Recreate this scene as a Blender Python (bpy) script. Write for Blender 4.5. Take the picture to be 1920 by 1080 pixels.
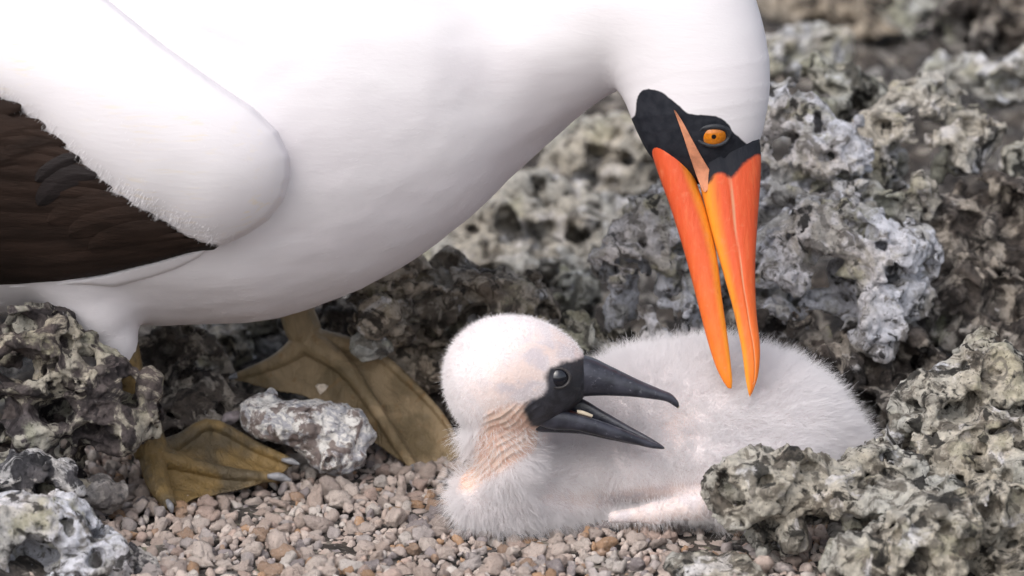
import bpy, bmesh, math
import numpy as np

for o in list(bpy.data.objects):
    bpy.data.objects.remove(o)
RNG = np.random.default_rng(7)
SC = bpy.context.scene
COL = SC.collection

# ------------------------------------------------------------------ camera
# lengths below are in centimetres, CM turns them into metres
CM = 0.01
PITCH = math.radians(13.0)
DIST = 150.0
AIM = np.array([0.0, 0.0, 8.4])
FWD = np.array([0.0, math.cos(PITCH), -math.sin(PITCH)])
UPV = np.array([0.0, math.sin(PITCH), math.cos(PITCH)])
RGT = np.array([1.0, 0.0, 0.0])
CAMP = AIM - DIST * FWD

cam_d = bpy.data.cameras.new("camera")
cam = bpy.data.objects.new("camera", cam_d)
COL.objects.link(cam)
cam.location = tuple(CAMP * CM)
cam.rotation_euler = (math.pi / 2 - PITCH, 0, 0)
cam_d.sensor_width = 36.0
cam_d.lens = 36.0 * DIST / 38.4
cam_d.clip_start = 0.05
cam_d.clip_end = 500.0
cam_d.dof.use_dof = True
cam_d.dof.focus_distance = 1.49
cam_d.dof.aperture_fstop = 11.5
SC.camera = cam

# ------------------------------------------------------------------ light
SUN_EL, SUN_AZ = math.radians(48), math.radians(212)   # azimuth the light comes from (clockwise from +Y)
w = bpy.data.worlds.new("World")
SC.world = w
w.use_nodes = True
nt = w.node_tree
nt.nodes.clear()
sky = nt.nodes.new("ShaderNodeTexSky")
sky.sky_type = 'NISHITA'
sky.sun_disc = False
sky.sun_elevation = SUN_EL
sky.sun_rotation = SUN_AZ
sky.air_density = 1.0
sky.dust_density = 4.0
hs = nt.nodes.new("ShaderNodeHueSaturation")      # an overcast sky has little blue left in it
hs.inputs["Saturation"].default_value = 0.44
bg = nt.nodes.new("ShaderNodeBackground")
bg.inputs["Strength"].default_value = 0.15
wo = nt.nodes.new("ShaderNodeOutputWorld")
nt.links.new(sky.outputs[0], hs.inputs["Color"])
nt.links.new(hs.outputs[0], bg.inputs["Color"])
nt.links.new(bg.outputs[0], wo.inputs[0])
sun_d = bpy.data.lights.new("sun", 'SUN')
sun_d.energy = 0.75
sun_d.angle = math.radians(60)
sun_d.color = (1.0, 0.975, 0.965)
sun = bpy.data.objects.new("sun", sun_d)
COL.objects.link(sun)
sun.rotation_euler = (math.pi / 2 - SUN_EL, 0, math.pi - SUN_AZ)
vs = SC.view_settings
vs.view_transform = 'Standard'
vs.look = 'None'
vs.exposure = 0.56
vs.gamma = 1.0
vs.use_curve_mapping = False
SC.cycles.use_denoising = True
SC.cycles.max_bounces = 6
SC.cycles.diffuse_bounces = 3
SC.cycles.glossy_bounces = 2
SC.cycles.transmission_bounces = 2
SC.cycles.adaptive_threshold = 0.02

# ------------------------------------------------------------------ maths helpers
def W(px, py, Y):
    """point on the plane at depth Y that is seen at photo pixel (px, py)"""
    px, py, Y = np.broadcast_arrays(np.asarray(px, float), np.asarray(py, float), np.asarray(Y, float))
    d = DIST * FWD + ((px - 960) / 50)[..., None] * RGT + ((540 - py) / 50)[..., None] * UPV
    t = (Y - CAMP[1]) / d[..., 1]
    return CAMP + d * t[..., None]

def PX(p):
    """photo pixel of a world point (cm)"""
    r = p - CAMP
    dep = r @ FWD
    return 960 + 50 * DIST * (r @ RGT) / dep, 540 - 50 * DIST * (r @ UPV) / dep

def ground_z(x, y):
    b = np.clip((y - 9) / 60.0, 0, 1)
    r = np.clip((x - 6) / 10.0, 0, 1) * np.clip((y + 2) / 10.0, 0, 1) * 1.5
    l = np.clip((-14.5 - x) / 6.0, 0, 1) * 0.8
    return -0.35 + b * 5.0 + r + l

_T = RNG.random((32, 32, 32)).astype(np.float32)
def vnoise(p, seed=0):
    q = p + np.float32(seed * 7.31)
    i = np.floor(q).astype(np.int32)
    f = (q - i).astype(np.float32)
    f = f * f * f * (f * (f * 6 - 15) + 10)
    i0 = i & 31
    i1 = (i + 1) & 31
    x0, y0, z0 = i0[:, 0], i0[:, 1], i0[:, 2]
    x1, y1, z1 = i1[:, 0], i1[:, 1], i1[:, 2]
    fx, fy, fz = f[:, 0], f[:, 1], f[:, 2]
    a = _T[x0, y0, z0] * (1 - fx) + _T[x1, y0, z0] * fx
    b = _T[x0, y1, z0] * (1 - fx) + _T[x1, y1, z0] * fx
    c = _T[x0, y0, z1] * (1 - fx) + _T[x1, y0, z1] * fx
    d = _T[x0, y1, z1] * (1 - fx) + _T[x1, y1, z1] * fx
    return ((a * (1 - fy) + b * fy) * (1 - fz) + (c * (1 - fy) + d * fy) * fz) * 2 - 1

def fbm(p, freq, octs, seed=0, gain=0.5):
    s = 0.0
    a = 1.0
    for k in range(octs):
        s = s + a * vnoise((p * freq).astype(np.float32), seed + k * 3)
        a *= gain
        freq *= 2.03
    return s

def smin(a, b, k):
    h = np.clip(0.5 + 0.5 * (b - a) / k, 0, 1)
    return b * (1 - h) + a * h - k * h * (1 - h)

def smax(a, b, k):
    return -smin(-a, -b, k)

def surface_nets(f, org, h):
    s = f < 0
    nx, ny, nz = f.shape
    n = np.zeros((nx - 1, ny - 1, nz - 1), np.int8)
    for a in (0, 1):
        for b in (0, 1):
            for c in (0, 1):
                n += s[a:nx - 1 + a, b:ny - 1 + b, c:nz - 1 + c]
    act = (n > 0) & (n < 8)
    ijk = np.argwhere(act)
    idx = -np.ones(act.shape, np.int64)
    idx[act] = np.arange(len(ijk))
    acc = np.zeros((len(ijk), 3))
    cnt = np.zeros(len(ijk))
    corners = [(a, b, c) for a in (0, 1) for b in (0, 1) for c in (0, 1)]
    for ca in corners:
        for ax in range(3):
            if ca[ax]:
                continue
            cb = list(ca)
            cb[ax] = 1
            fa = f[ijk[:, 0] + ca[0], ijk[:, 1] + ca[1], ijk[:, 2] + ca[2]]
            fb = f[ijk[:, 0] + cb[0], ijk[:, 1] + cb[1], ijk[:, 2] + cb[2]]
            m = (fa < 0) != (fb < 0)
            t = np.where(m, fa / np.where(m, fa - fb, 1), 0)
            pt = np.array(ca, float)[None, :].repeat(len(ijk), 0)
            pt[:, ax] = t
            acc += pt * m[:, None]
            cnt += m
    v = org + h * (ijk + acc / cnt[:, None])
    quads = []
    for ax in range(3):
        sl0 = [slice(None)] * 3
        sl1 = [slice(None)] * 3
        sl0[ax] = slice(0, -1)
        sl1[ax] = slice(1, None)
        ch = s[tuple(sl0)] != s[tuple(sl1)]
        e = np.argwhere(ch)
        o1, o2 = [(1, 2), (2, 0), (0, 1)][ax]
        ok = (e[:, o1] > 0) & (e[:, o2] > 0) & (e[:, o1] < f.shape[o1] - 1) & (e[:, o2] < f.shape[o2] - 1)
        e = e[ok]
        ins = s[e[:, 0], e[:, 1], e[:, 2]]
        def cell(d1, d2):
            q = e.copy()
            q[:, o1] -= d1
            q[:, o2] -= d2
            return idx[q[:, 0], q[:, 1], q[:, 2]]
        q = np.stack([cell(1, 1), cell(0, 1), cell(0, 0), cell(1, 0)], 1)
        q[~ins] = q[~ins][:, ::-1]
        quads.append(q)
    return v, np.concatenate(quads)

def grid_pts(lo, hi, h):
    n = np.ceil((hi - lo) / h).astype(int) + 1
    ax = [lo[k] + h * np.arange(n[k]) for k in range(3)]
    g = np.stack(np.meshgrid(*ax, indexing='ij'), -1).astype(np.float32)
    return g, n

def _interp(n, h, lo, freq, rng_off):
    """interpolation matrix (n samples x lattice) with smooth weights"""
    u = (lo + h * np.arange(n)) * freq + rng_off
    i = np.floor(u).astype(int)
    f = u - i
    f = f * f * f * (f * (f * 6 - 15) + 10)
    i -= i[0]
    M = np.zeros((n, i[-1] + 2), np.float32)
    M[np.arange(n), i] = 1 - f
    M[np.arange(n), i + 1] += f
    return M

def gnoise(n, h, freq, octs, rng, gain=0.5):
    """fractal noise on a whole regular grid, by separable interpolation of random lattices"""
    out = np.zeros(tuple(n), np.float32)
    a = 1.0
    for k in range(octs):
        if freq * h > 0.7:
            break
        Mx, My, Mz = [_interp(int(n[j]), h, 0.0, freq, rng.uniform(0, 1)) for j in range(3)]
        L = (rng.random((Mx.shape[1], My.shape[1], Mz.shape[1])) * 2 - 1).astype(np.float32)
        t = np.matmul(My, (L * np.float32(a)) @ Mz.T)
        out += (Mx @ t.reshape(t.shape[0], -1)).reshape(out.shape)
        a *= gain
        freq *= 2.03
    return out

def sdf_grid(fn, lo, hi, h, step=4):
    """distance on a grid, exact only near the surface"""
    H = h * step
    g, n = grid_pts(lo, hi, H)
    c = fn(g.reshape(-1, 3).astype(np.float64)).reshape(n).astype(np.float32)
    N = (n - 1) * step + 1
    def up(m, k):
        M = np.zeros((k, m), np.float32)
        u = np.arange(k) / step
        i = np.minimum(u.astype(int), m - 2)
        M[np.arange(k), i] = 1 - (u - i)
        M[np.arange(k), i + 1] = u - i
        return M
    t = np.tensordot(up(n[0], N[0]), c, (1, 0))
    t = np.tensordot(t, up(n[1], N[1]), (1, 1)).transpose(0, 2, 1)
    f = (t.reshape(-1, t.shape[2]) @ up(n[2], N[2]).T).reshape(tuple(N))
    ix = np.argwhere(np.abs(f) < H * 1.2)
    f[ix[:, 0], ix[:, 1], ix[:, 2]] = fn(lo + h * ix)
    return f

def vert_normals(v, quads):
    n = np.zeros_like(v)
    a = v[quads[:, 2]] - v[quads[:, 0]]
    b = v[quads[:, 3]] - v[quads[:, 1]]
    fn = np.cross(a, b)
    for k in range(4):
        np.add.at(n, quads[:, k], fn)
    return n / (np.linalg.norm(n, axis=1, keepdims=True) + 1e-9)

def in_poly(x, y, poly):
    ins = np.zeros(np.shape(x), bool)
    n = len(poly)
    for i in range(n):
        x0, y0 = poly[i]
        x1, y1 = poly[(i + 1) % n]
        c = ((y0 > y) != (y1 > y)) & (x < (x1 - x0) * (y - y0) / (y1 - y0 + 1e-9) + x0)
        ins ^= c
    return ins

def poly_dist(x, y, poly):
    """signed distance in pixels, positive inside"""
    d = np.full(np.shape(x), 1e9)
    n = len(poly)
    for i in range(n):
        x0, y0 = poly[i]
        x1, y1 = poly[(i + 1) % n]
        ex, ey = x1 - x0, y1 - y0
        t = np.clip(((x - x0) * ex + (y - y0) * ey) / (ex * ex + ey * ey + 1e-9), 0, 1)
        d = np.minimum(d, np.hypot(x - x0 - t * ex, y - y0 - t * ey))
    return np.where(in_poly(x, y, poly), d, -d)

def resample(pts, n):
    """smooth curve through the points (Catmull-Rom), n samples"""
    pts = np.asarray(pts, float)
    m = len(pts)
    ext = np.vstack([2 * pts[0] - pts[1], pts, 2 * pts[-1] - pts[-2]])
    u = np.linspace(0, m - 1 - 1e-6, n)
    i = u.astype(int)
    t = (u - i)[:, None]
    p0, p1, p2, p3 = ext[i], ext[i + 1], ext[i + 2], ext[i + 3]
    return 0.5 * (2 * p1 + (p2 - p0) * t + (2 * p0 - 5 * p1 + 4 * p2 - p3) * t ** 2 + (3 * p1 - p0 - 3 * p2 + p3) * t ** 3)

# ------------------------------------------------------------------ object helpers
def mesh_data(name, v, faces, mat=None, attrs=None, smooth=True):
    me = bpy.data.meshes.new(name)
    v = np.ascontiguousarray(v, dtype=np.float64) * CM
    if isinstance(faces, np.ndarray):
        k = faces.shape[1]
        me.vertices.add(len(v))
        me.vertices.foreach_set("co", v.ravel())
        me.loops.add(faces.size)
        me.loops.foreach_set("vertex_index", faces.ravel().astype(np.int32))
        me.polygons.add(len(faces))
        me.polygons.foreach_set("loop_start", np.arange(0, faces.size, k, dtype=np.int32))
        me.update(calc_edges=True)
    else:
        me.from_pydata(v.tolist(), [], faces)
        me.update()
    me.validate()
    if smooth:
        me.polygons.foreach_set("use_smooth", np.ones(len(me.polygons), bool))
    for an, val in (attrs or {}).items():
        a = me.attributes.new(an, 'FLOAT', 'POINT')
        a.data.foreach_set("value", np.ascontiguousarray(val, dtype=np.float32))
    if mat:
        me.materials.append(mat)
    return me

def link(name, data, parent=None, base=(0, 0, 0)):
    o = bpy.data.objects.new(name, data)
    COL.objects.link(o)
    if parent is not None:
        o.parent = parent
    else:
        o.location = tuple(np.asarray(base, float) * CM)
    return o

def tag(o, label=None, cat=None, group=None, kind=None):
    if label: o["label"] = label
    if cat: o["category"] = cat
    if group: o["group"] = group
    if kind: o["kind"] = kind
    return o

def hair(name, parent, base, roots, tip_dirs, length, bend, seg, r0, r1, mat, kink=0.0):
    """strands: root + L*t*dir + L*t^2*bend"""
    n = len(roots)
    hc = bpy.data.hair_curves.new(name)
    hc.add_curves([seg] * n)
    t = np.linspace(0, 1, seg)[None, :, None]
    L = np.asarray(length)[:, None, None]
    p = roots[:, None, :] + L * t * tip_dirs[:, None, :] + L * t * t * bend[:, None, :]
    if kink:
        p[:, 1:, :] += RNG.normal(0, 1, (n, seg - 1, 3)) * kink * L * t[:, 1:, :]
    p = (p - base) * CM
    hc.attributes["position"].data.foreach_set("vector", p.astype(np.float32).ravel())
    ra = hc.attributes.get("radius") or hc.attributes.new("radius", 'FLOAT', 'POINT')
    rr = (r0 + (r1 - r0) * np.linspace(0, 1, seg))[None, :].repeat(n, 0) * CM
    ra.data.foreach_set("value", rr.astype(np.float32).ravel())
    hc.materials.append(mat)
    o = bpy.data.objects.new(name, hc)
    COL.objects.link(o)
    o.parent = parent
    return o

def scatter(v, quads, n, weight=None):
    """random points on a quad mesh: position, face corner index, normal"""
    tri = np.concatenate([quads[:, [0, 1, 2]], quads[:, [0, 2, 3]]])
    a, b, c = v[tri[:, 0]], v[tri[:, 1]], v[tri[:, 2]]
    cr = np.cross(b - a, c - a)
    ar = np.linalg.norm(cr, axis=1)
    if weight is not None:
        ar = ar * weight[tri].mean(1)
    i = RNG.choice(len(tri), n, p=ar / ar.sum())
    u, s = RNG.random(n), RNG.random(n)
    m = u + s > 1
    u[m], s[m] = 1 - u[m], 1 - s[m]
    p = a[i] + u[:, None] * (b - a)[i] + s[:, None] * (c - a)[i]
    vn = vert_normals(v, quads)
    t3 = vn[tri[i]]
    nn = t3[:, 0] * (1 - u - s)[:, None] + t3[:, 1] * u[:, None] + t3[:, 2] * s[:, None]
    nn = nn / (np.linalg.norm(nn, axis=1, keepdims=True) + 1e-9)
    return p, nn

# ------------------------------------------------------------------ materials
def new_mat(name):
    m = bpy.data.materials.new(name)
    m.use_nodes = True
    N = m.node_tree
    b = N.nodes["Principled BSDF"]
    return m, N, b

class NB:
    """small node builder"""
    def __init__(self, N):
        self.N = N
    def node(self, t, **kw):
        n = self.N.nodes.new(t)
        for k, v in kw.items():
            setattr(n, k, v)
        return n
    def put(self, sock, v):
        if hasattr(v, "links") or hasattr(v, "is_linked"):
            self.N.links.new(v, sock)
        else:
            sock.default_value = v
    def coords(self, scale=100.0, stretch=None, offset=(0, 0, 0)):
        tc = self.node("ShaderNodeTexCoord")
        mp = self.node("ShaderNodeMapping")
        s = stretch or (1, 1, 1)
        mp.inputs["Scale"].default_value = (scale * s[0], scale * s[1], scale * s[2])
        mp.inputs["Location"].default_value = offset
        self.N.links.new(tc.outputs["Object"], mp.inputs[0])
        return mp.outputs[0]
    def noise(self, vec, scale, detail=4, rough=0.55, dist=0.0):
        n = self.node("ShaderNodeTexNoise")
        self.N.links.new(vec, n.inputs["Vector"])
        n.inputs["Scale"].default_value = scale
        n.inputs["Detail"].default_value = detail
        n.inputs["Roughness"].default_value = rough
        n.inputs["Distortion"].default_value = dist
        return n.outputs["Fac"]
    def ramp(self, fac, lo, hi, a=0.0, b=1.0, interp='SMOOTHSTEP'):
        n = self.node("ShaderNodeMapRange", interpolation_type=interp)
        self.put(n.inputs["Value"], fac)
        n.inputs["From Min"].default_value = lo
        n.inputs["From Max"].default_value = hi
        n.inputs["To Min"].default_value = a
        n.inputs["To Max"].default_value = b
        return n.outputs["Result"]
    def mix(self, fac, a, b):
        n = self.node("ShaderNodeMix", data_type='RGBA')
        self.put(n.inputs[0], fac)
        for s, v in ((n.inputs[6], a), (n.inputs[7], b)):
            if isinstance(v, tuple):
                s.default_value = (*v, 1)
            else:
                self.N.links.new(v, s)
        return n.outputs[2]
    def math(self, op, a, b=0.0):
        n = self.node("ShaderNodeMath", operation=op)
        self.put(n.inputs[0], a)
        self.put(n.inputs[1], b)
        return n.outputs[0]
    def attr(self, name):
        n = self.node("ShaderNodeAttribute", attribute_name=name)
        return n.outputs["Fac"]
    def bump(self, height, strength, dist, bsdf, prev=None):
        n = self.node("ShaderNodeBump")
        n.inputs["Strength"].default_value = strength
        n.inputs["Distance"].default_value = dist
        self.N.links.new(height, n.inputs["Height"])
        if prev is not None:
            self.N.links.new(prev, n.inputs["Normal"])
        if bsdf is not None:
            self.N.links.new(n.outputs[0], bsdf.inputs["Normal"])
        return n.outputs[0]

def rock_mat(name, dark=(0.030, 0.026, 0.024), mid=(0.15, 0.128, 0.108), pale=(0.52, 0.48, 0.40), lichen=(0.40, 0.40, 0.24),
             white=(0.74, 0.73, 0.74), crust=0.5, green=0.25, guano=0.2, seed=0.0):
    m, N, b = new_mat(name)
    nb = NB(N)
    c = nb.coords(100.0, offset=(seed * 3.7, seed * 1.9, seed * 5.3))
    n1 = nb.noise(c, 0.9, 6, 0.6, 0.3)
    col = nb.mix(nb.ramp(n1, 0.35, 0.65), dark, mid)
    n2 = nb.noise(c, 0.8, 8, 0.62, 0.7)
    t = 0.62 - 0.24 * crust
    col = nb.mix(nb.ramp(n2, t - 0.035, t + 0.05), col, pale)
    c3 = nb.coords(100.0, offset=(seed * 2.1 + 9, seed * 4.4, seed))
    n3 = nb.noise(c3, 0.42, 7, 0.6, 0.4)
    t = 0.68 - 0.22 * green
    col = nb.mix(nb.ramp(n3, t - 0.03, t + 0.06, 0, 0.85), col, lichen)
    c4 = nb.coords(100.0, offset=(seed * 1.3, seed + 17, seed * 2.9))
    n4 = nb.noise(c4, 0.5, 9, 0.66, 0.8)
    t = 0.70 - 0.22 * guano
    col = nb.mix(nb.ramp(n4, t - 0.03, t + 0.05, 0, 0.9), col, white)
    n9 = nb.noise(c4, 0.22, 3, 0.5)
    tint = nb.node("ShaderNodeMix", data_type='RGBA', blend_type='MULTIPLY')
    tint.inputs[0].default_value = 1.0
    N.links.new(col, tint.inputs[6])
    N.links.new(nb.mix(nb.ramp(n9, 0.35, 0.65), (1.05, 0.98, 0.91), (0.94, 0.975, 1.05)), tint.inputs[7])
    col = tint.outputs[2]
    n5 = nb.noise(c, 7.0, 4, 0.65, 0.2)
    col = nb.mix(nb.ramp(n5, 0.58, 0.68, 0, 0.7), col, dark)
    n7 = nb.noise(c3, 1.2, 6, 0.6, 0.8)
    col = nb.mix(nb.ramp(n7, 0.55, 0.61, 0, 0.85), col, mid)
    n8 = nb.noise(c4, 0.8, 6, 0.6, 0.9)
    col = nb.mix(nb.ramp(n8, 0.57, 0.62, 0, 0.92), col, dark)
    n6 = nb.noise(c4, 3.2, 3, 0.6)
    v = nb.node("ShaderNodeHueSaturation")
    N.links.new(col, v.inputs["Color"])
    nb.put(v.inputs["Value"], nb.ramp(n6, 0.25, 0.75, 0.68, 1.25))
    v.inputs["Saturation"].default_value = 0.85
    N.links.new(v.outputs[0], b.inputs["Base Color"])
    b.inputs["Roughness"].default_value = 0.85
    b.inputs["Specular IOR Level"].default_value = 0.35
    h = nb.noise(c, 5.0, 8, 0.72, 0.3)
    nb.bump(h, 1.0, 0.0026, b)
    return m

def feather_mat(name="white_plumage", streak=0.0):
    m, N, b = new_mat(name)
    nb = NB(N)
    c = nb.coords(100.0, stretch=(0.35, 1, 1))
    n = nb.noise(c, 0.35, 4, 0.5)
    col = nb.mix(nb.ramp(n, 0.3, 0.7), (0.75, 0.712, 0.738), (0.785, 0.755, 0.775))
    if streak:
        sv = nb.coords(100.0, stretch=(0.9, 1, 0.9))
        rt = nb.node("ShaderNodeMapping")
        rt.inputs["Rotation"].default_value = (0, math.radians(-52), 0)
        rt.inputs["Scale"].default_value = (0.14, 1, 1.0)
        N.links.new(sv, rt.inputs[0])
        sn = nb.noise(rt.outputs[0], 5.0, 4, 0.6, 0.3)
        big = nb.noise(sv, 0.35, 3, 0.5)
        fac = nb.math('MULTIPLY', nb.ramp(sn, 0.52, 0.70), nb.ramp(big, 0.42, 0.62, 0.1, 1.0))
        col = nb.mix(nb.math('MULTIPLY', fac, streak), col, (0.80, 0.70, 0.56))
    msk = nb.attr("mask")
    nz = nb.noise(nb.coords(100.0), 9.0, 3, 0.6)
    ms = nb.math('ADD', msk, nb.ramp(nz, 0, 1, -0.06, 0.06))
    ms = nb.ramp(ms, 0.3, 0.7)
    skin = nb.mix(nb.ramp(nb.noise(nb.coords(100.0), 3.0, 5), 0.3, 0.7), (0.012, 0.014, 0.020), (0.026, 0.028, 0.036))
    col = nb.mix(ms, col, skin)
    N.links.new(col, b.inputs["Base Color"])
    nb.put(b.inputs["Roughness"], nb.ramp(ms, 0, 1, 0.85, 0.5))
    b.inputs["Specular IOR Level"].default_value = 0.25
    f1 = nb.noise(nb.coords(100.0, stretch=(0.16, 1, 1)), 7.0, 4, 0.6, 0.5)
    f2 = nb.noise(nb.coords(100.0, stretch=(0.5, 1, 1)), 0.8, 3, 0.5, 0.2)
    p = nb.bump(f1, 0.2, 0.0005, None)
    nb.bump(f2, 0.10, 0.002, b, p)
    return m

def plain(name, col, rough=0.6, spec=0.4, var=0.15, scale=3.0, bump=0.2, bscale=12.0, bdist=0.0006, stretch=None, sss=0.0):
    m, N, b = new_mat(name)
    nb = NB(N)
    c = nb.coords(100.0, stretch=stretch)
    n = nb.noise(c, scale, 5, 0.6, 0.2)
    lo = tuple(x * (1 - var) for x in col)
    hi = tuple(min(1, x * (1 + var)) for x in col)
    N.links.new(nb.mix(nb.ramp(n, 0.3, 0.7), lo, hi), b.inputs["Base Color"])
    b.inputs["Roughness"].default_value = rough
    b.inputs["Specular IOR Level"].default_value = spec
    if sss:
        b.inputs["Subsurface Weight"].default_value = sss
        b.inputs["Subsurface Radius"].default_value = (0.004, 0.002, 0.0015)
        b.inputs["Subsurface Scale"].default_value = 1.0
    if bump:
        nb.bump(nb.noise(c, bscale, 6, 0.65), bump, bdist, b)
    return m

def strand_mat(name, col, trans=0.35):
    m = bpy.data.materials.new(name)
    m.use_nodes = True
    N = m.node_tree
    N.nodes.clear()
    d = N.nodes.new("ShaderNodeBsdfDiffuse")
    t = N.nodes.new("ShaderNodeBsdfTranslucent")
    x = N.nodes.new("ShaderNodeMixShader")
    o = N.nodes.new("ShaderNodeOutputMaterial")
    d.inputs[0].default_value = (*col, 1)
    t.inputs[0].default_value = (*col, 1)
    x.inputs[0].default_value = trans
    N.links.new(d.outputs[0], x.inputs[1])
    N.links.new(t.outputs[0], x.inputs[2])
    N.links.new(x.outputs[0], o.inputs[0])
    return m

def bill_mat():
    m, N, b = new_mat("orange_bill_horn")
    nb = NB(N)
    c = nb.coords(100.0)
    t = nb.attr("along")
    e = nb.attr("edge")
    col = nb.mix(nb.ramp(t, 0.3, 1.0), (0.66, 0.088, 0.026), (0.87, 0.23, 0.016))
    col = nb.mix(nb.ramp(e, 0.3, 0.95, 0, 0.9), col, (0.88, 0.37, 0.035))
    n = nb.noise(c, 2.5, 6, 0.65, 0.3)
    col = nb.mix(nb.ramp(n, 0.55, 0.75, 0, 0.35), col, (0.72, 0.27, 0.14))
    n2 = nb.noise(c, 9.0, 4, 0.7)
    col = nb.mix(nb.ramp(n2, 0.60, 0.75, 0, 0.4), col, (0.46, 0.17, 0.07))
    n3 = nb.noise(nb.coords(100.0, stretch=(1, 1, 0.12)), 5.0, 5, 0.65, 0.4)
    col = nb.mix(nb.ramp(n3, 0.50, 0.75, 0, 0.3), col, (0.80, 0.25, 0.09))
    col = nb.mix(nb.ramp(n3, 0.45, 0.30, 0, 0.35), col, (0.52, 0.075, 0.02))
    g = nb.attr("groove")
    col = nb.mix(nb.ramp(g, 0.2, 0.9, 0, 0.75), col, (0.60, 0.34, 0.20))
    k = nb.attr("mask")
    kk = nb.math('ADD', k, nb.ramp(n, 0, 1, -0.2, 0.2))
    col = nb.mix(nb.ramp(kk, 0.3, 0.75), col, (0.016, 0.0175, 0.024))
    N.links.new(col, b.inputs["Base Color"])
    mk = nb.ramp(kk, 0.35, 0.7)
    nb.put(b.inputs["Roughness"], nb.math('ADD', nb.ramp(n, 0.3, 0.7, 0.36, 0.55), nb.math('MULTIPLY', mk, 0.15)))
    nb.put(b.inputs["Specular IOR Level"], nb.ramp(mk, 0, 1, 0.4, 0.22))
    b.inputs["Subsurface Weight"].default_value = 0.0
    b.inputs["Subsurface Radius"].default_value = (0.003, 0.001, 0.0005)
    b.inputs["Subsurface Scale"].default_value = 1.0
    h = nb.noise(nb.coords(100.0, stretch=(1, 1, 0.2)), 9.0, 5, 0.6)
    nb.bump(h, 0.35, 0.001, b)
    return m

def chick_bill_mat():
    m, N, b = new_mat("slate_chick_bill")
    nb = NB(N)
    c = nb.coords(100.0)
    n = nb.noise(c, 2.0, 6, 0.6)
    col = nb.mix(nb.ramp(n, 0.3, 0.7), (0.016, 0.017, 0.024), (0.045, 0.046, 0.062))
    n2 = nb.noise(c, 6.0, 8, 0.75, 0.6)
    col = nb.mix(nb.ramp(n2, 0.60, 0.70, 0, 0.55), col, (0.36, 0.36, 0.40))
    col = nb.mix(nb.ramp(nb.attr("along"), 0.955, 0.985), col, (0.50, 0.42, 0.28))
    N.links.new(col, b.inputs["Base Color"])
    b.inputs["Roughness"].default_value = 0.3
    b.inputs["Specular IOR Level"].default_value = 0.5
    nb.bump(nb.noise(c, 8.0, 5, 0.6), 0.25, 0.0006, b)
    return m

def chick_skin_mat():
    m, N, b = new_mat("chick_skin")
    nb = NB(N)
    c = nb.coords(100.0)
    n = nb.noise(c, 1.6, 5, 0.6)
    col = nb.mix(nb.ramp(n, 0.35, 0.65), (0.82, 0.74, 0.74), (0.87, 0.81, 0.81))
    n2 = nb.noise(c, 1.1, 4, 0.6, 0.5)
    lil = nb.mix(nb.ramp(n2, 0.4, 0.6), (0.66, 0.53, 0.49), (0.52, 0.46, 0.48))
    col = nb.mix(nb.attr("cheek"), col, lil)
    col = nb.mix(nb.attr("pink"), col, nb.mix(nb.ramp(n, 0.35, 0.65), (0.72, 0.44, 0.33), (0.80, 0.60, 0.50)))
    k = nb.math('ADD', nb.attr("mask"), nb.ramp(nb.noise(c, 5.0, 4), 0, 1, -0.15, 0.15))
    col = nb.mix(nb.ramp(k, 0.2, 0.8), col, nb.mix(nb.ramp(n2, 0.4, 0.6), (0.018, 0.018, 0.023), (0.042, 0.042, 0.054)))
    N.links.new(col, b.inputs["Base Color"])
    b.inputs["Roughness"].default_value = 0.6
    wr = nb.math('SINE', nb.math('MULTIPLY', nb.attr("wrinkle"), 6.2832))
    wr = nb.math('MULTIPLY', nb.math('POWER', nb.math('ABSOLUTE', nb.ramp(wr, -1, 1, 0, 1, 'LINEAR')), 1.6), nb.attr("pink"))
    wr = nb.math('MULTIPLY', wr, nb.ramp(nb.noise(c, 1.6, 3), 0.35, 0.65, 0.25, 1.0))
    p = nb.bump(wr, 0.55, 0.0012, None)
    nb.bump(nb.noise(c, 10.0, 6, 0.65), 0.4, 0.0008, b, p)
    return m

def web_mat(name, a, bcol, ccol, seed):
    m, N, b = new_mat(name)
    nb = NB(N)
    c = nb.coords(100.0, offset=(seed, seed * 2, seed * 3))
    n = nb.noise(c, 0.5, 5, 0.55, 0.5)
    col = nb.mix(nb.ramp(n, 0.38, 0.62), a, bcol)
    n2 = nb.noise(c, 1.3, 6, 0.6, 0.8)
    col = nb.mix(nb.ramp(n2, 0.55, 0.72, 0, 0.7), col, ccol)
    n3 = nb.noise(c, 14.0, 3, 0.6)
    col = nb.mix(nb.ramp(n3, 0.66, 0.74, 0, 0.5), col, (0.45, 0.42, 0.36))
    N.links.new(col, b.inputs["Base Color"])
    b.inputs["Roughness"].default_value = 0.5
    b.inputs["Specular IOR Level"].default_value = 0.4
    vo = nb.node("ShaderNodeTexVoronoi")
    N.links.new(c, vo.inputs["Vector"])
    vo.inputs["Scale"].default_value = 9.0
    p = nb.bump(vo.outputs["Distance"], 0.25, 0.0006, None)
    nb.bump(nb.noise(nb.coords(100.0, stretch=(1, 1, 0.4)), 2.2, 6, 0.65, 1.0), 0.9, 0.0022, b, p)
    return m

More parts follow.
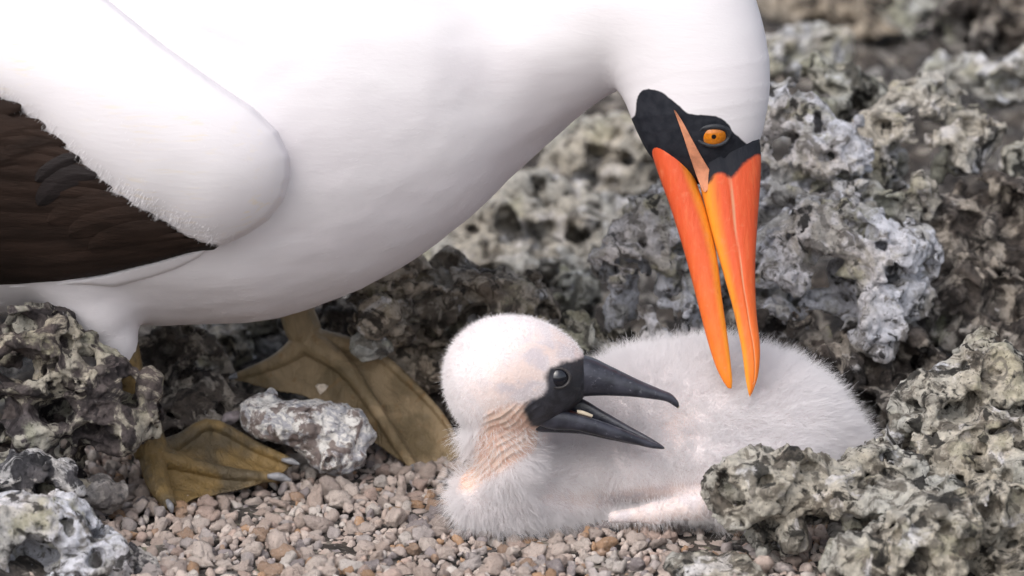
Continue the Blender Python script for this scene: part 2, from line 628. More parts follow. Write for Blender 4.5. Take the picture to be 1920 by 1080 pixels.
def pebble_mat():
    m, N, b = new_mat("pebble_stone")
    nb = NB(N)
    oi = nb.node("ShaderNodeObjectInfo")
    r = nb.math('FRACT', nb.math('ADD', oi.outputs["Random"], nb.attr("rnd")))
    cr = nb.node("ShaderNodeValToRGB")
    e = cr.color_ramp
    e.interpolation = 'CONSTANT'
    cols = [(0.0, (0.56, 0.445, 0.385)), (0.18, (0.63, 0.52, 0.46)), (0.36, (0.47, 0.385, 0.345)), (0.48, (0.67, 0.57, 0.51)), (0.60, (0.54, 0.475, 0.455)),
            (0.69, (0.50, 0.31, 0.19)), (0.74, (0.68, 0.61, 0.56)), (0.82, (0.33, 0.285, 0.285)), (0.88, (0.56, 0.42, 0.36)), (0.96, (0.42, 0.285, 0.205))]
    while len(e.elements) < len(cols):
        e.elements.new(0.5)
    for el, (p, q) in zip(e.elements, cols):
        el.position = p
        el.color = (*q, 1)
    N.links.new(r, cr.inputs[0])
    tc = nb.node("ShaderNodeTexCoord")
    va = nb.node("ShaderNodeVectorMath", operation='ADD')
    N.links.new(tc.outputs["Object"], va.inputs[0])
    N.links.new(oi.outputs["Location"], va.inputs[1])
    n = nb.noise(va.outputs[0], 330.0, 7, 0.68, 0.3)
    col = nb.mix(nb.ramp(n, 0.52, 0.7, 0, 0.55), cr.outputs[0], (0.66, 0.60, 0.55))
    n2 = nb.noise(va.outputs[0], 700.0, 4, 0.6)
    col = nb.mix(nb.ramp(n2, 0.56, 0.7, 0, 0.6), col, (0.17, 0.125, 0.10))
    N.links.new(col, b.inputs["Base Color"])
    b.inputs["Roughness"].default_value = 0.75
    nb.bump(nb.noise(va.outputs[0], 380.0, 8, 0.72), 1.0, 0.0022, b)
    return m

M_FEATHER = feather_mat()
M_COVERT = feather_mat("white_covert_plumage", 0.55)
M_BILL = bill_mat()
M_CBILL = chick_bill_mat()
M_CSKIN = chick_skin_mat()
M_PEB = pebble_mat()
M_DOWN = strand_mat("white_down", (0.955, 0.93, 0.94), 0.45)
M_BARB = strand_mat("white_barbs", (0.82, 0.80, 0.815), 0.3)

# ------------------------------------------------------------------ ground
def build_ground():
    def axis(lo, hi, c0, c1, fine, steps):
        a = [np.linspace(c0, c1, int((c1 - c0) / fine))]
        s = np.geomspace(1, 40, steps)
        up = c1 + np.cumsum(s) / s.sum() * (hi - c1)
        dn = c0 - np.cumsum(s) / s.sum() * (c0 - lo)
        return np.concatenate([dn[::-1], a[0], up])
    xs = axis(-12000, 12000, -30, 34, 0.28, 34)
    ys = axis(-12000, 12000, -16, 75, 0.36, 34)
    X, Y = np.meshgrid(xs, ys, indexing='ij')
    p = np.stack([X.ravel(), Y.ravel(), np.zeros(X.size)], 1).astype(np.float32)
    rough = np.clip((p[:, 1] - 6) / 8, 0, 1)
    rough = np.maximum(rough, np.clip((p[:, 0] - 8) / 4, 0, 1))
    rough = np.maximum(rough, np.clip((-15 - p[:, 0]) / 4, 0, 1))
    z = ground_z(p[:, 0], p[:, 1]) + fbm(p, 0.9, 4, 3) * 0.08
    z = z + rough * (fbm(p, 0.16, 3, 9) * 1.1 + (0.5 - np.abs(fbm(p, 0.5, 4, 5))) * 1.0)
    p[:, 2] = z
    nx, ny = len(xs), len(ys)
    i = np.arange(nx * ny).reshape(nx, ny)
    q = np.stack([i[:-1, :-1], i[1:, :-1], i[1:, 1:], i[:-1, 1:]], -1).reshape(-1, 4)
    m = rock_mat("rubble_ground", dark=(0.035, 0.03, 0.028), mid=(0.12, 0.10, 0.085), pale=(0.34, 0.31, 0.27), crust=0.3, green=0.1, guano=0.1, seed=2.0)
    g = link("ground", mesh_data("ground", p, q, m))
    return tag(g, kind="structure")
GROUND = build_ground()

# ------------------------------------------------------------------ rocks
def ell(p, c, r):
    q = (p - c) / r
    k0 = np.sqrt(np.einsum('ij,ij->i', q, q))
    q /= r
    k1 = np.sqrt(np.einsum('ij,ij->i', q, q)) + np.float32(1e-6)
    return k0 * (k0 - 1.0) / k1

def rock(name, label, blobs, mat, holes=(), pits=60, lumps=14, amp=0.35, vox=4.5, seed=0, group=None, pit=(0.05, 0.26), freq=0.7, blend=0.5, caves=True):
    rng = np.random.default_rng(1000 + seed)
    cs = np.array([W(b[0], b[1], b[2]) for b in blobs], np.float32)
    rs = np.array([(b[3] / 50, b[5] / 50, b[4] / 50) for b in blobs], np.float32)
    lo, hi = (cs - rs).min(0) - 0.9, (cs + rs).max(0) + 0.9
    lo[2] = max(lo[2], -1.2)
    size = float(rs.max())
    h = vox / 50.0
    g, n = grid_pts(lo, hi, h)
    P = g.reshape(-1, 3)
    f = None
    for c, r in zip(cs, rs):
        e = ell(P, c, r)
        f = e if f is None else smin(f, e, np.float32(blend))
    f = f.reshape(n)
    wp = np.stack([gnoise(n, h, freq * 1.6, 2, rng, 0.6) for _ in range(3)], -1) * 0.20
    gw = g + wp
    nz = gnoise(n, h, freq * 0.8, 6, rng, 0.56)
    r1 = 1 - np.abs(gnoise(n, h, freq * 0.75, 3, rng, 0.45)) * 1.5
    r2 = 1 - np.abs(gnoise(n, h, freq * 1.9, 3, rng, 0.5)) * 1.5
    lowf = gnoise(n, h, freq * 0.42, 2, rng, 0.5)
    f = f + np.float32(amp) * (1.25 * lowf + 0.55 * nz - 0.95 * (r1 - 0.6) - 0.40 * (r2 - 0.55)).astype(np.float32) - np.float32(0.12)
    if caves:
        # hollows of uneven shape, about a centimetre deep
        for fr, thr, sc_, dp in ((freq * 0.66, 0.25, 1.2, 1.9), (freq * 1.6, 0.44, 0.55, 0.8)):
            cv = (gnoise(n, h, fr, 3, rng, 0.45) - thr) * sc_
            f = smax(f, np.minimum(cv, f + dp), np.float32(0.05))
    def window(c, r):
        a = np.clip(np.floor((c - r - lo) / h).astype(int), 0, n - 1)
        b = np.clip(np.ceil((c + r - lo) / h).astype(int) + 1, 1, n)
        return tuple(slice(x, y) for x, y in zip(a, b))
    surf = np.argwhere(np.abs(f) < h * 0.9)
    gr = np.gradient(f)
    def normal(ix):
        v = np.array([gr[k][tuple(ix)] for k in range(3)])
        return v / (np.linalg.norm(v) + 1e-6)
    for k in range(lumps):
        ix = surf[rng.integers(len(surf))]
        r = size * rng.uniform(0.10, 0.30)
        c = lo + h * ix - normal(ix) * r * 0.35
        s = window(c, r * 1.5)
        d = np.linalg.norm(gw[s] - c, axis=-1) - r
        f[s] = smin(f[s], d.astype(np.float32), r * 0.4)
    surf = np.argwhere(np.abs(f) < h * 0.9)
    gr = np.gradient(f)
    for k in range(int(pits * 0.55)):
        ix = surf[rng.integers(len(surf))]
        r = size * (pit[0] + (pit[1] - pit[0]) * rng.random() ** 2.2)
        nn = normal(ix)
        c = lo + h * ix + nn * r * rng.uniform(-0.75, 0.45)
        sc = np.exp(rng.normal(0, 0.32, 3))
        Q = np.linalg.qr(rng.normal(0, 1, (3, 3)))[0].astype(np.float32)
        s = window(c, r * 2.0)
        d = (r - np.linalg.norm(((gw[s] - c) @ Q) / sc, axis=-1)) * min(sc.min(), 1.0)
        f[s] = smax(f[s], d.astype(np.float32), r * 0.08)
    for (hx, hy, hr) in holes:
        c0 = CAMP
        d = W(hx, hy, 0) - CAMP
        d = d / np.linalg.norm(d)
        t = (lo[1] - CAMP[1]) / d[1]
        hit = None
        for _ in range(140):
            p = CAMP + d * t
            ii = np.round((p - lo) / h).astype(int)
            if np.all(ii >= 0) and np.all(ii < n) and f[tuple(ii)] < 0:
                hit = p
                break
            t += h
            if p[1] > hi[1]:
                break
        if hit is None:
            continue
        r = hr / 50.0
        for dep, rr in ((0.15, 1.1), (0.95, 0.95), (1.6, 0.8)):
            c = hit + d * r * dep
            s = window(c, rr * r * 1.35 + 0.3)
            dd = rr * r - np.linalg.norm((gw[s] - c) * np.array([0.85, 1, 1.2]), axis=-1)
            f[s] = smax(f[s], dd.astype(np.float32), r * 0.2)
    f[0], f[-1], f[:, 0], f[:, -1], f[:, :, 0], f[:, :, -1] = 1, 1, 1, 1, 1, 1
    v, q = surface_nets(f, lo, h)
    # keep the main body only: loose crumbs are dropped
    par = np.arange(len(v))
    e = np.concatenate([q[:, [0, 1]], q[:, [1, 2]], q[:, [2, 3]]])
    for _ in range(400):
        m = np.minimum(par[e[:, 0]], par[e[:, 1]])
        old = par.copy()
        np.minimum.at(par, e[:, 0], m)
        np.minimum.at(par, e[:, 1], m)
        par = par[par]
        if (par == old).all():
            break
    ids, cnt = np.unique(par, return_counts=True)
    keep = par == ids[cnt.argmax()]
    remap = np.cumsum(keep) - 1
    q = remap[q[keep[q].all(1)]]
    v = v[keep]
    nn = vert_normals(v, q)
    v = v + nn * (fbm(v.astype(np.float32), 3.2, 3, seed + 40, 0.6) * 0.055)[:, None]
    b = np.array([v[:, 0].mean(), v[:, 1].mean(), v[:, 2].min()])
    o = link(name, mesh_data(name, v - b, q, mat), base=b)
    return tag(o, label, "rock", group)

R_PITTED = rock_mat("pitted_rock_cream", dark=(0.028, 0.022, 0.024), mid=(0.125, 0.10, 0.096), pale=(0.46, 0.42, 0.33), lichen=(0.42, 0.40, 0.28), crust=0.42, green=0.5, guano=0.2, seed=1.0)
R_GREY = rock_mat("grey_white_rock", mid=(0.22, 0.195, 0.175), pale=(0.56, 0.53, 0.48), white=(0.78, 0.76, 0.78), lichen=(0.45, 0.42, 0.28), crust=0.85, green=0.4, guano=1.05, seed=3.0)
R_GREEN = rock_mat("greenish_lichen_rock", dark=(0.026, 0.024, 0.020), mid=(0.18, 0.165, 0.13), pale=(0.50, 0.48, 0.40), lichen=(0.42, 0.405, 0.28), crust=0.58, green=0.6, guano=0.4, seed=4.0)
R_DARK = rock_mat("dark_brown_rock", dark=(0.026, 0.021, 0.019), mid=(0.13, 0.108, 0.094), pale=(0.38, 0.345, 0.30), crust=0.42, green=0.2, guano=0.3, seed=5.0)
R_TAN = rock_mat("tan_rock", dark=(0.045, 0.036, 0.028), mid=(0.20, 0.16, 0.12), pale=(0.46, 0.40, 0.32), lichen=(0.36, 0.32, 0.21), crust=0.65, green=0.4, guano=0.35, seed=6.0)
R_PALE = rock_mat("pale_rock", mid=(0.24, 0.215, 0.18), pale=(0.56, 0.53, 0.46), lichen=(0.47, 0.45, 0.33), crust=0.85, green=0.5, guano=0.6, seed=7.0)
R_BW = rock_mat("black_white_rock", dark=(0.022, 0.022, 0.026), mid=(0.10, 0.095, 0.105), pale=(0.62, 0.60, 0.58), white=(0.76, 0.75, 0.76), crust=0.5, green=0.0, guano=0.5, seed=8.0)
def speck_mat():
    m, N, b = new_mat("speckled_guano_stone")
    nb = NB(N)
    c = nb.coords(100.0, stretch=(0.8, 1, 1.2))
    col = nb.mix(nb.ramp(nb.noise(c, 1.9, 9, 0.74, 1.2), 0.44, 0.56), (0.70, 0.68, 0.65), (0.33, 0.33, 0.36))
    col = nb.mix(nb.ramp(nb.noise(nb.coords(100.0, offset=(5, 3, 1)), 1.1, 8, 0.66, 0.9), 0.49, 0.56, 0, 0.9), col, (0.16, 0.118, 0.105))
    col = nb.mix(nb.ramp(nb.noise(nb.coords(100.0, offset=(9, 2, 7)), 0.9, 9, 0.7, 0.9), 0.54, 0.62), col, (0.80, 0.78, 0.75))
    col = nb.mix(nb.ramp(nb.noise(c, 5.0, 6, 0.65, 0.5), 0.58, 0.66, 0, 0.8), col, (0.09, 0.085, 0.09))
    N.links.new(col, b.inputs["Base Color"])
    b.inputs["Roughness"].default_value = 0.6
    nb.bump(nb.noise(c, 3.0, 7, 0.65), 0.6, 0.0015, b)
    return m
R_SPECK = speck_mat()
R_FORE = rock_mat("foreground_crust_rock", dark=(0.026, 0.024, 0.021), mid=(0.20, 0.175, 0.14), pale=(0.54, 0.51, 0.43), lichen=(0.47, 0.45, 0.33), crust=0.66, green=0.55, guano=0.5, seed=12.0)

ROCKS = [
 # left of the nest
 ("boulder", "big cream and brown pitted boulder under the dark wing", [(50, 660, -1, 130, 98, 110), (170, 745, -1, 105, 115, 110), (40, 800, -1, 130, 110, 110), (225, 772, -1.6, 78, 84, 75), (80, 890, -1.5, 120, 60, 100)],
  R_PITTED, [(42, 608, 30), (38, 690, 42), (105, 775, 34), (15, 770, 26), (175, 868, 40), (235, 885, 26), (160, 640, 14)], dict(pits=110, vox=3.6, seed=71, amp=0.30, pit=(0.04, 0.20))),
 ("rock", "black and white streaked rock below the big pitted boulder", [(95, 905, -4, 70, 42, 60), (40, 900, -4, 70, 35, 60)], R_BW, [(82, 922, 20)], dict(pits=40, vox=3.0, seed=2, amp=0.25)),
 ("rock", "blurred grey rock with a dark hollow in the bottom corner beside gravel", [(70, 1000, -9, 100, 66, 90), (150, 1050, -9, 95, 60, 80), (5, 1050, -10, 62, 85, 70)], R_GREY, [(65, 1042, 40), (180, 1052, 15)], dict(pits=50, vox=4, seed=3, amp=0.3)),
 ("stone", "smooth grey angular stone between pitted boulder and gravel", [(185, 925, -2.2, 42, 26, 36)], rock_mat("plain_grey_stone", dark=(0.10, 0.095, 0.10), mid=(0.24, 0.225, 0.225), pale=(0.36, 0.34, 0.33), crust=0.4, green=0, guano=0.1, seed=11.0), [], dict(pits=6, lumps=3, vox=2.2, seed=4, amp=0.16, freq=0.9, caves=False)),
 ("stone", "white and grey blurred stone at the gravel's lower edge", [(240, 1070, -8.5, 58, 40, 45)], R_BW, [], dict(pits=20, lumps=6, vox=3, seed=5, amp=0.2)),
 # behind the legs
 ("rock", "dark brown arched rock behind the adult's near leg", [(330, 690, 8.5, 85, 80, 80), (370, 720, 8, 70, 75, 70)], R_DARK, [(315, 650, 26), (300, 730, 24), (385, 690, 16)], dict(pits=50, vox=3.6, seed=6, amp=0.3)),
 ("rock", "low dark grey rock between the adult's two feet", [(400, 780, 6.5, 110, 55, 80), (330, 800, 6, 70, 45, 70), (480, 800, 8, 90, 50, 70), (620, 850, 9.5, 110, 50, 50)], R_DARK, [], dict(pits=40, vox=4, seed=7, amp=0.25)),
 ("rock", "pale green mossy rock tucked under the adult's belly", [(450, 620, 17, 130, 62, 90), (380, 640, 15, 70, 45, 70)], R_PALE, [(490, 655, 24), (420, 650, 22)], dict(pits=50, vox=4, seed=8)),
 ("rock", "tan pitted rock behind the chick's head", [(755, 580, 9, 105, 92, 90), (890, 565, 10, 140, 82, 110), (985, 590, 10, 68, 72, 75), (840, 650, 10, 160, 65, 90)], R_TAN, [(905, 600, 42), (865, 615, 34), (770, 600, 14), (735, 530, 12), (820, 660, 24)], dict(pits=100, vox=3.6, seed=9, amp=0.34, pit=(0.04, 0.18))),
 ("rock", "dark rubbly rock behind the far webbed foot", [(760, 690, 11.4, 120, 60, 55), (810, 760, 11, 90, 80, 55), (670, 700, 12, 90, 60, 50)], R_DARK, [], dict(pits=50, vox=4, seed=10, amp=0.28)),
 ("stone", "small pale green stone above the far webbed foot", [(700, 650, 7.9, 34, 20, 26), (686, 640, 7.9, 22, 16, 20)], R_PALE, [], dict(pits=10, lumps=5, vox=2.4, seed=11, amp=0.12, caves=False)),
 ("rock", "dark shadowed rock under the belly beside the far leg", [(640, 610, 13, 80, 70, 70), (560, 640, 14, 90, 70, 70)], R_DARK, [], dict(pits=40, vox=4.5, seed=12)),
 # middle background
 ("rock", "blurred pale green rock below the adult's breast", [(960, 420, 34, 160, 95, 140), (900, 480, 32, 120, 80, 120), (1080, 440, 33, 120, 105, 130), (1010, 520, 30, 150, 80, 110)], R_PALE, [(1010, 350, 26), (940, 425, 22), (1020, 470, 30), (1030, 530, 34)], dict(pits=90, vox=5, seed=13, amp=0.45)),
 ("rock", "blurred pale rock framed between throat and bill", [(1130, 300, 42, 150, 105, 130), (1060, 360, 42, 110, 70, 110), (1210, 330, 42, 110, 90, 110)], R_PALE, [(1120, 285, 22), (1090, 340, 30), (1170, 300, 26)], dict(pits=70, vox=5.5, seed=14, amp=0.45)),
 ("rock", "small blurred yellow green rock beside the holed rock", [(1085, 560, 19, 62, 62, 60), (1110, 520, 20, 50, 60, 60)], R_GREEN, [], dict(pits=40, vox=4, seed=15)),
 ("rock", "grey rock with a deep dark hole behind the bill", [(1235, 430, 11, 100, 95, 85), (1175, 490, 10, 76, 62, 75), (1235, 580, 10.5, 105, 95, 85), (1300, 520, 11.5, 95, 120, 80), (1260, 370, 12, 60, 55, 60)], R_GREY, [(1183, 500, 30), (1203, 455, 13), (1272, 463, 17), (1215, 555, 36), (1262, 560, 26), (1240, 345, 14), (1330, 560, 26)], dict(pits=110, vox=3.6, seed=16, amp=0.34, pit=(0.04, 0.2))),
 ("rock", "low cream green rock just above the chick's brow", [(1110, 630, 9, 70, 52, 60), (1190, 660, 8.5, 90, 45, 60)], R_GREEN, [(1150, 640, 14)], dict(pits=50, vox=3.6, seed=17, amp=0.28)),
 # right of the bill
 ("boulder", "big white and grey boulder with overhanging lip beside the bill", [(1555, 460, 9, 140, 105, 105), (1640, 500, 9, 120, 110, 100), (1600, 590, 7, 100, 62, 70), (1480, 510, 8.5, 80, 100, 75), (1720, 500, 9.5, 55, 90, 60)], R_GREY, [(1562, 492, 26), (1545, 505, 20), (1650, 462, 18), (1628, 430, 22), (1600, 415, 14), (1740, 505, 16), (1490, 560, 16)], dict(pits=130, vox=3.6, seed=18, amp=0.34, pit=(0.03, 0.17))),
 ("rock", "pale lilac grey rock touching the adult's forehead", [(1475, 230, 14, 90, 85, 85), (1550, 290, 13, 90, 72, 80), (1460, 350, 13, 85, 70, 80), (1500, 400, 12.5, 90, 60, 70)], R_GREY, [(1467, 268, 26), (1450, 290, 18), (1555, 300, 16), (1520, 345, 20)], dict(pits=100, vox=4, seed=19, amp=0.36, pit=(0.04, 0.2))),
 ("rock", "cream capped rock with a hollow under its peak", [(1555, 145, 22, 78, 48, 70), (1610, 185, 22, 70, 52, 70), (1540, 200, 21, 70, 40, 60)], R_GREEN, [(1572, 122, 18), (1555, 168, 24), (1600, 195, 18)], dict(pits=60, vox=4, seed=20, amp=0.34)),
 ("rock", "honeycombed cream rock riddled with round holes", [(1715, 210, 19, 100, 60, 80), (1690, 280, 17, 85, 70, 75), (1790, 240, 18, 90, 75, 80), (1760, 300, 17, 80, 60, 70)], R_PALE, [(1722, 240, 24), (1690, 282, 26), (1765, 292, 28), (1655, 240, 20), (1820, 240, 34), (1760, 200, 14), (1860, 235, 20)], dict(pits=120, vox=4, seed=21, amp=0.36, pit=(0.05, 0.22))),
 ("rock", "tan and white rock with scooped hollows over the big boulder", [(1590, 365, 12, 85, 48, 65), (1690, 360, 13, 75, 62, 65)], R_PALE, [(1622, 372, 22), (1560, 372, 16), (1700, 350, 15), (1665, 385, 24)], dict(pits=70, vox=3.6, seed=22, amp=0.32)),
 ("rock", "ledge of cream rock at the picture's right edge", [(1880, 280, 16, 90, 42, 70), (1910, 215, 17, 50, 50, 60)], R_GREEN, [(1865, 290, 12)], dict(pits=50, vox=4, seed=23)),
 ("boulder", "dark brown craggy boulder under the cream ledge", [(1850, 400, 15, 130, 85, 100), (1760, 450, 14, 80, 70, 70), (1890, 470, 14, 100, 80, 90)], R_DARK, [(1910, 440, 30), (1830, 350, 24), (1760, 430, 18)], dict(pits=110, vox=4, seed=24, amp=0.4, pit=(0.05, 0.2))),
 ("rock", "dark grey crumbly rock beside the big white boulder", [(1830, 550, 12, 130, 70, 90), (1770, 610, 11, 100, 60, 70), (1900, 610, 11, 90, 60, 80)], R_DARK, [], dict(pits=110, vox=4, seed=25, amp=0.42, lumps=40)),
 ("rock", "black shadowed rock beneath the overhanging lip", [(1640, 690, 9, 90, 70, 70), (1700, 740, 8, 80, 90, 70), (1620, 780, 6.5, 100, 60, 60)], R_DARK, [], dict(pits=80, vox=4, seed=26, amp=0.34)),
 ("rock", "purplish dark rock above the chick's back", [(1470, 630, 8, 95, 52, 60), (1550, 680, 7, 95, 60, 60), (1400, 640, 9, 80, 60, 60)], R_DARK, [], dict(pits=80, vox=3.8, seed=27, amp=0.34)),
 # right foreground
 ("boulder", "greenish cream slab full of holes beyond the chick's tail", [(1790, 770, -1, 135, 90, 110), (1850, 695, 0, 68, 58, 70), (1740, 850, -3, 120, 60, 110), (1880, 860, -4, 130, 110, 120), (1880, 760, -1, 90, 90, 90)], R_FORE, [(1712, 762, 20), (1790, 768, 28), (1825, 752, 24), (1715, 812, 13), (1755, 808, 19), (1826, 815, 15), (1870, 812, 13), (1660, 822, 14), (1900, 810, 22), (1690, 850, 26)], dict(pits=120, vox=4.2, seed=28, amp=0.32, pit=(0.03, 0.17))),
 ("boulder", "blurred greenish rock with a black hole in front of the chick", [(1425, 920, -7, 92, 78, 105), (1500, 880, -7, 60, 52, 60), (1440, 990, -7.5, 100, 60, 80), (1570, 940, -7, 120, 80, 90), (1650, 900, -5.5, 90, 62, 80), (1476, 845, -7, 24, 30, 24)], R_FORE, [(1372, 930, 30), (1512, 872, 20), (1440, 905, 14), (1610, 905, 26), (1540, 1030, 44), (1600, 1010, 34)], dict(pits=80, vox=4, seed=29, amp=0.3, pit=(0.04, 0.18))),
 ("boulder", "blurred pale boulder filling the bottom corner right of the chick", [(1790, 1010, -10, 150, 80, 110), (1890, 1040, -10, 110, 110, 110), (1690, 950, -7.5, 110, 70, 80)], R_FORE, [(1770, 985, 14), (1890, 1020, 22), (1680, 1000, 16)], dict(pits=70, vox=5, seed=30, amp=0.34)),
 ("rock", "blurred white knobbly rock at the bottom edge under the holed rock", [(1610, 1060, -11, 75, 42, 60), (1690, 1075, -11, 70, 50, 60)], R_FORE, [], dict(pits=30, vox=4.5, seed=31)),
 ("stone", "flat pale stone at the edge of the gravel below the chick", [(1310, 1062, -9, 62, 30, 50), (1370, 1075, -9, 60, 30, 50)], R_FORE, [], dict(pits=14, lumps=4, vox=3.2, seed=32, amp=0.2, caves=False)),
 # far background
 ("rock", "blurred round pale rock at the top beside the adult's crown", [(1520, 80, 48, 105, 48, 90), (1450, 110, 46, 80, 45, 80)], R_PALE, [(1515, 62, 15), (1550, 78, 13)], dict(pits=50, vox=5.5, seed=33, amp=0.4)),
 ("rock", "far blurred cream rock spread behind the honeycombed rock", [(1680, 130, 40, 100, 50, 90), (1790, 150, 36, 100, 48, 80)], R_PALE, [], dict(pits=50, vox=5.5, seed=34, amp=0.4)),
 ("rock", "far blurred pale rock beneath the dark top corner", [(1880, 140, 34, 110, 50, 80)], R_PALE, [(1900, 165, 30)], dict(pits=40, vox=5.5, seed=35, amp=0.4)),
 ("rock", "dark blurred rock in the top right corner", [(1850, 40, 50, 150, 60, 100), (1760, 60, 50, 90, 50, 80)], R_DARK, [], dict(pits=60, vox=6, seed=36, amp=0.45)),
 ("rock", "dim blurred rock at the top edge over the round pale rock", [(1480, 5, 75, 160, 50, 110), (1640, 20, 72, 130, 55, 110)], R_TAN, [], dict(pits=50, vox=7, seed=37, amp=0.5)),
 ("rock", "far cream rock peeping over the dim top edge", [(1720, 30, 62, 80, 45, 80), (1800, 0, 66, 100, 40, 80)], R_GREEN, [], dict(pits=40, vox=6.5, seed=38, amp=0.45)),
 ("rock", "blurred grey rock filling the gap behind bill and boulder", [(1400, 520, 15, 90, 140, 80), (1420, 640, 12, 90, 70, 60)], R_GREY, [], dict(pits=70, vox=4.5, seed=39, amp=0.36)),
]
for name, label, blobs, mat, holes, kw in ROCKS:
    rock(name, label, blobs, mat, holes, **kw)

# the speckled stone the far foot rests against
rock("stone", "white and grey speckled stone lying between the adult's feet",
     [(518, 785, 4.2, 66, 36, 50), (600, 790, 4.4, 78, 42, 55), (652, 808, 4.4, 46, 40, 45), (630, 845, 4, 46, 26, 40)], R_SPECK, [], caves=False, pits=26, lumps=12, vox=2.6, seed=60, amp=0.2, pit=(0.05, 0.16), freq=0.55)

# ------------------------------------------------------------------ adult booby
SPINE = [  # px, py, Y, r(px), narrowing of the width
    (-1250, -60, 5.5, 60, 0.6), (-850, 20, 5.5, 210, 1.0), (-450, 110, 5.2, 360, 1.05), (0, 155, 5.0, 432, 1.08), (300, 165, 5.0, 446, 1.08),
    (450, 160, 5.0, 440, 1.08), (590, 138, 4.8, 396, 1.08), (712, 112, 4.6, 332, 1.08), (884, 88, 4.0, 228, 1.1), (1060, 20, 2.9, 172, 1.1),
    (1180, -15, 2.1, 162, 1.15), (1250, 20, 1.5, 154, 1.2), (1300, 125, 0.9, 135, 1.25), (1313, 215, 0.5, 114, 1.35), (1318, 250, 0.4, 88, 1.6)]
_sp = np.array(SPINE, float)
_sp = np.vstack([_sp[:8], resample(_sp[8:], 17)])
SPINE = [tuple(x) for x in _sp]
SP_C = np.array([W(a, b, c) for a, b, c, _, _ in SPINE])
SP_R = np.array([d / 50 for *_, d, _ in SPINE])
SP_K = np.array([e for *_, e in SPINE])
THIGH = [(150, 470, 0.5, 110), (180, 560, 0.8, 78), (212, 640, 1.0, 44), (222, 668, 1.0, 26)]
TH_C = np.array([W(a, b, c) for a, b, c, _ in THIGH])
TH_R = np.array([d / 50 for *_, d in THIGH])

def cap(p, a, b, ra, rb, ka=1.0, kb=1.0):
    ba = b - a
    pa = p - a
    hh = np.clip((pa @ ba) / (ba @ ba), 0, 1)
    d = pa - hh[:, None] * ba
    k = ka + (kb - ka) * hh
    d[:, 1] *= k
    return np.sqrt(np.einsum('ij,ij->i', d, d)) - (ra + (rb - ra) * hh)

def bird_sdf(p):
    f = None
    for i in range(len(SP_C) - 1):
        e = cap(p, SP_C[i], SP_C[i + 1], SP_R[i], SP_R[i + 1], SP_K[i], SP_K[i + 1])
        f = e if f is None else smin(f, e, 0.45 if i > 7 else 0.9)
    t = None
    for i in range(len(TH_C) - 1):
        e = cap(p, TH_C[i], TH_C[i + 1], TH_R[i], TH_R[i + 1])
        t = e if t is None else smin(t, e, 0.3)
    f = smin(f, t, 0.8)
    return f

def grad(fn, p, e=0.02):
    f0 = fn(p)
    return np.stack([(fn(p + np.eye(3)[k] * e) - f0) / e for k in range(3)], 1)

def project(fn, v, it=2):
    for _ in range(it):
        g = grad(fn, v)
        v = v - g * (fn(v) / (np.maximum((g * g).sum(1), 0.2)))[:, None]
    return v

def trace(fn, px, py, y0=-14.0, n=60):
    """depth Y at which the camera ray through each pixel meets the surface (nan: misses)"""
    d = W(px, py, 0.0) - CAMP
    d = d / np.linalg.norm(d, axis=-1, keepdims=True)
    t = (y0 - CAMP[1]) / d[:, 1]
    for _ in range(n):
        f = fn(CAMP + d * t[:, None])
        t = t + np.clip(f, -0.5, 3.0) * 0.9
    p = CAMP + d * t[:, None]
    return np.where(np.abs(f) < 0.02, p[:, 1], np.nan)

MASK_POLY = [(1195, 180), (1205, 170), (1222, 167), (1240, 173), (1256, 184), (1275, 200), (1290, 212), (1318, 216), (1345, 219), (1365, 232), (1374, 246), (1392, 262), (1410, 277), (1440, 292), (1440, 380), (1180, 380), (1180, 240), (1190, 215)]

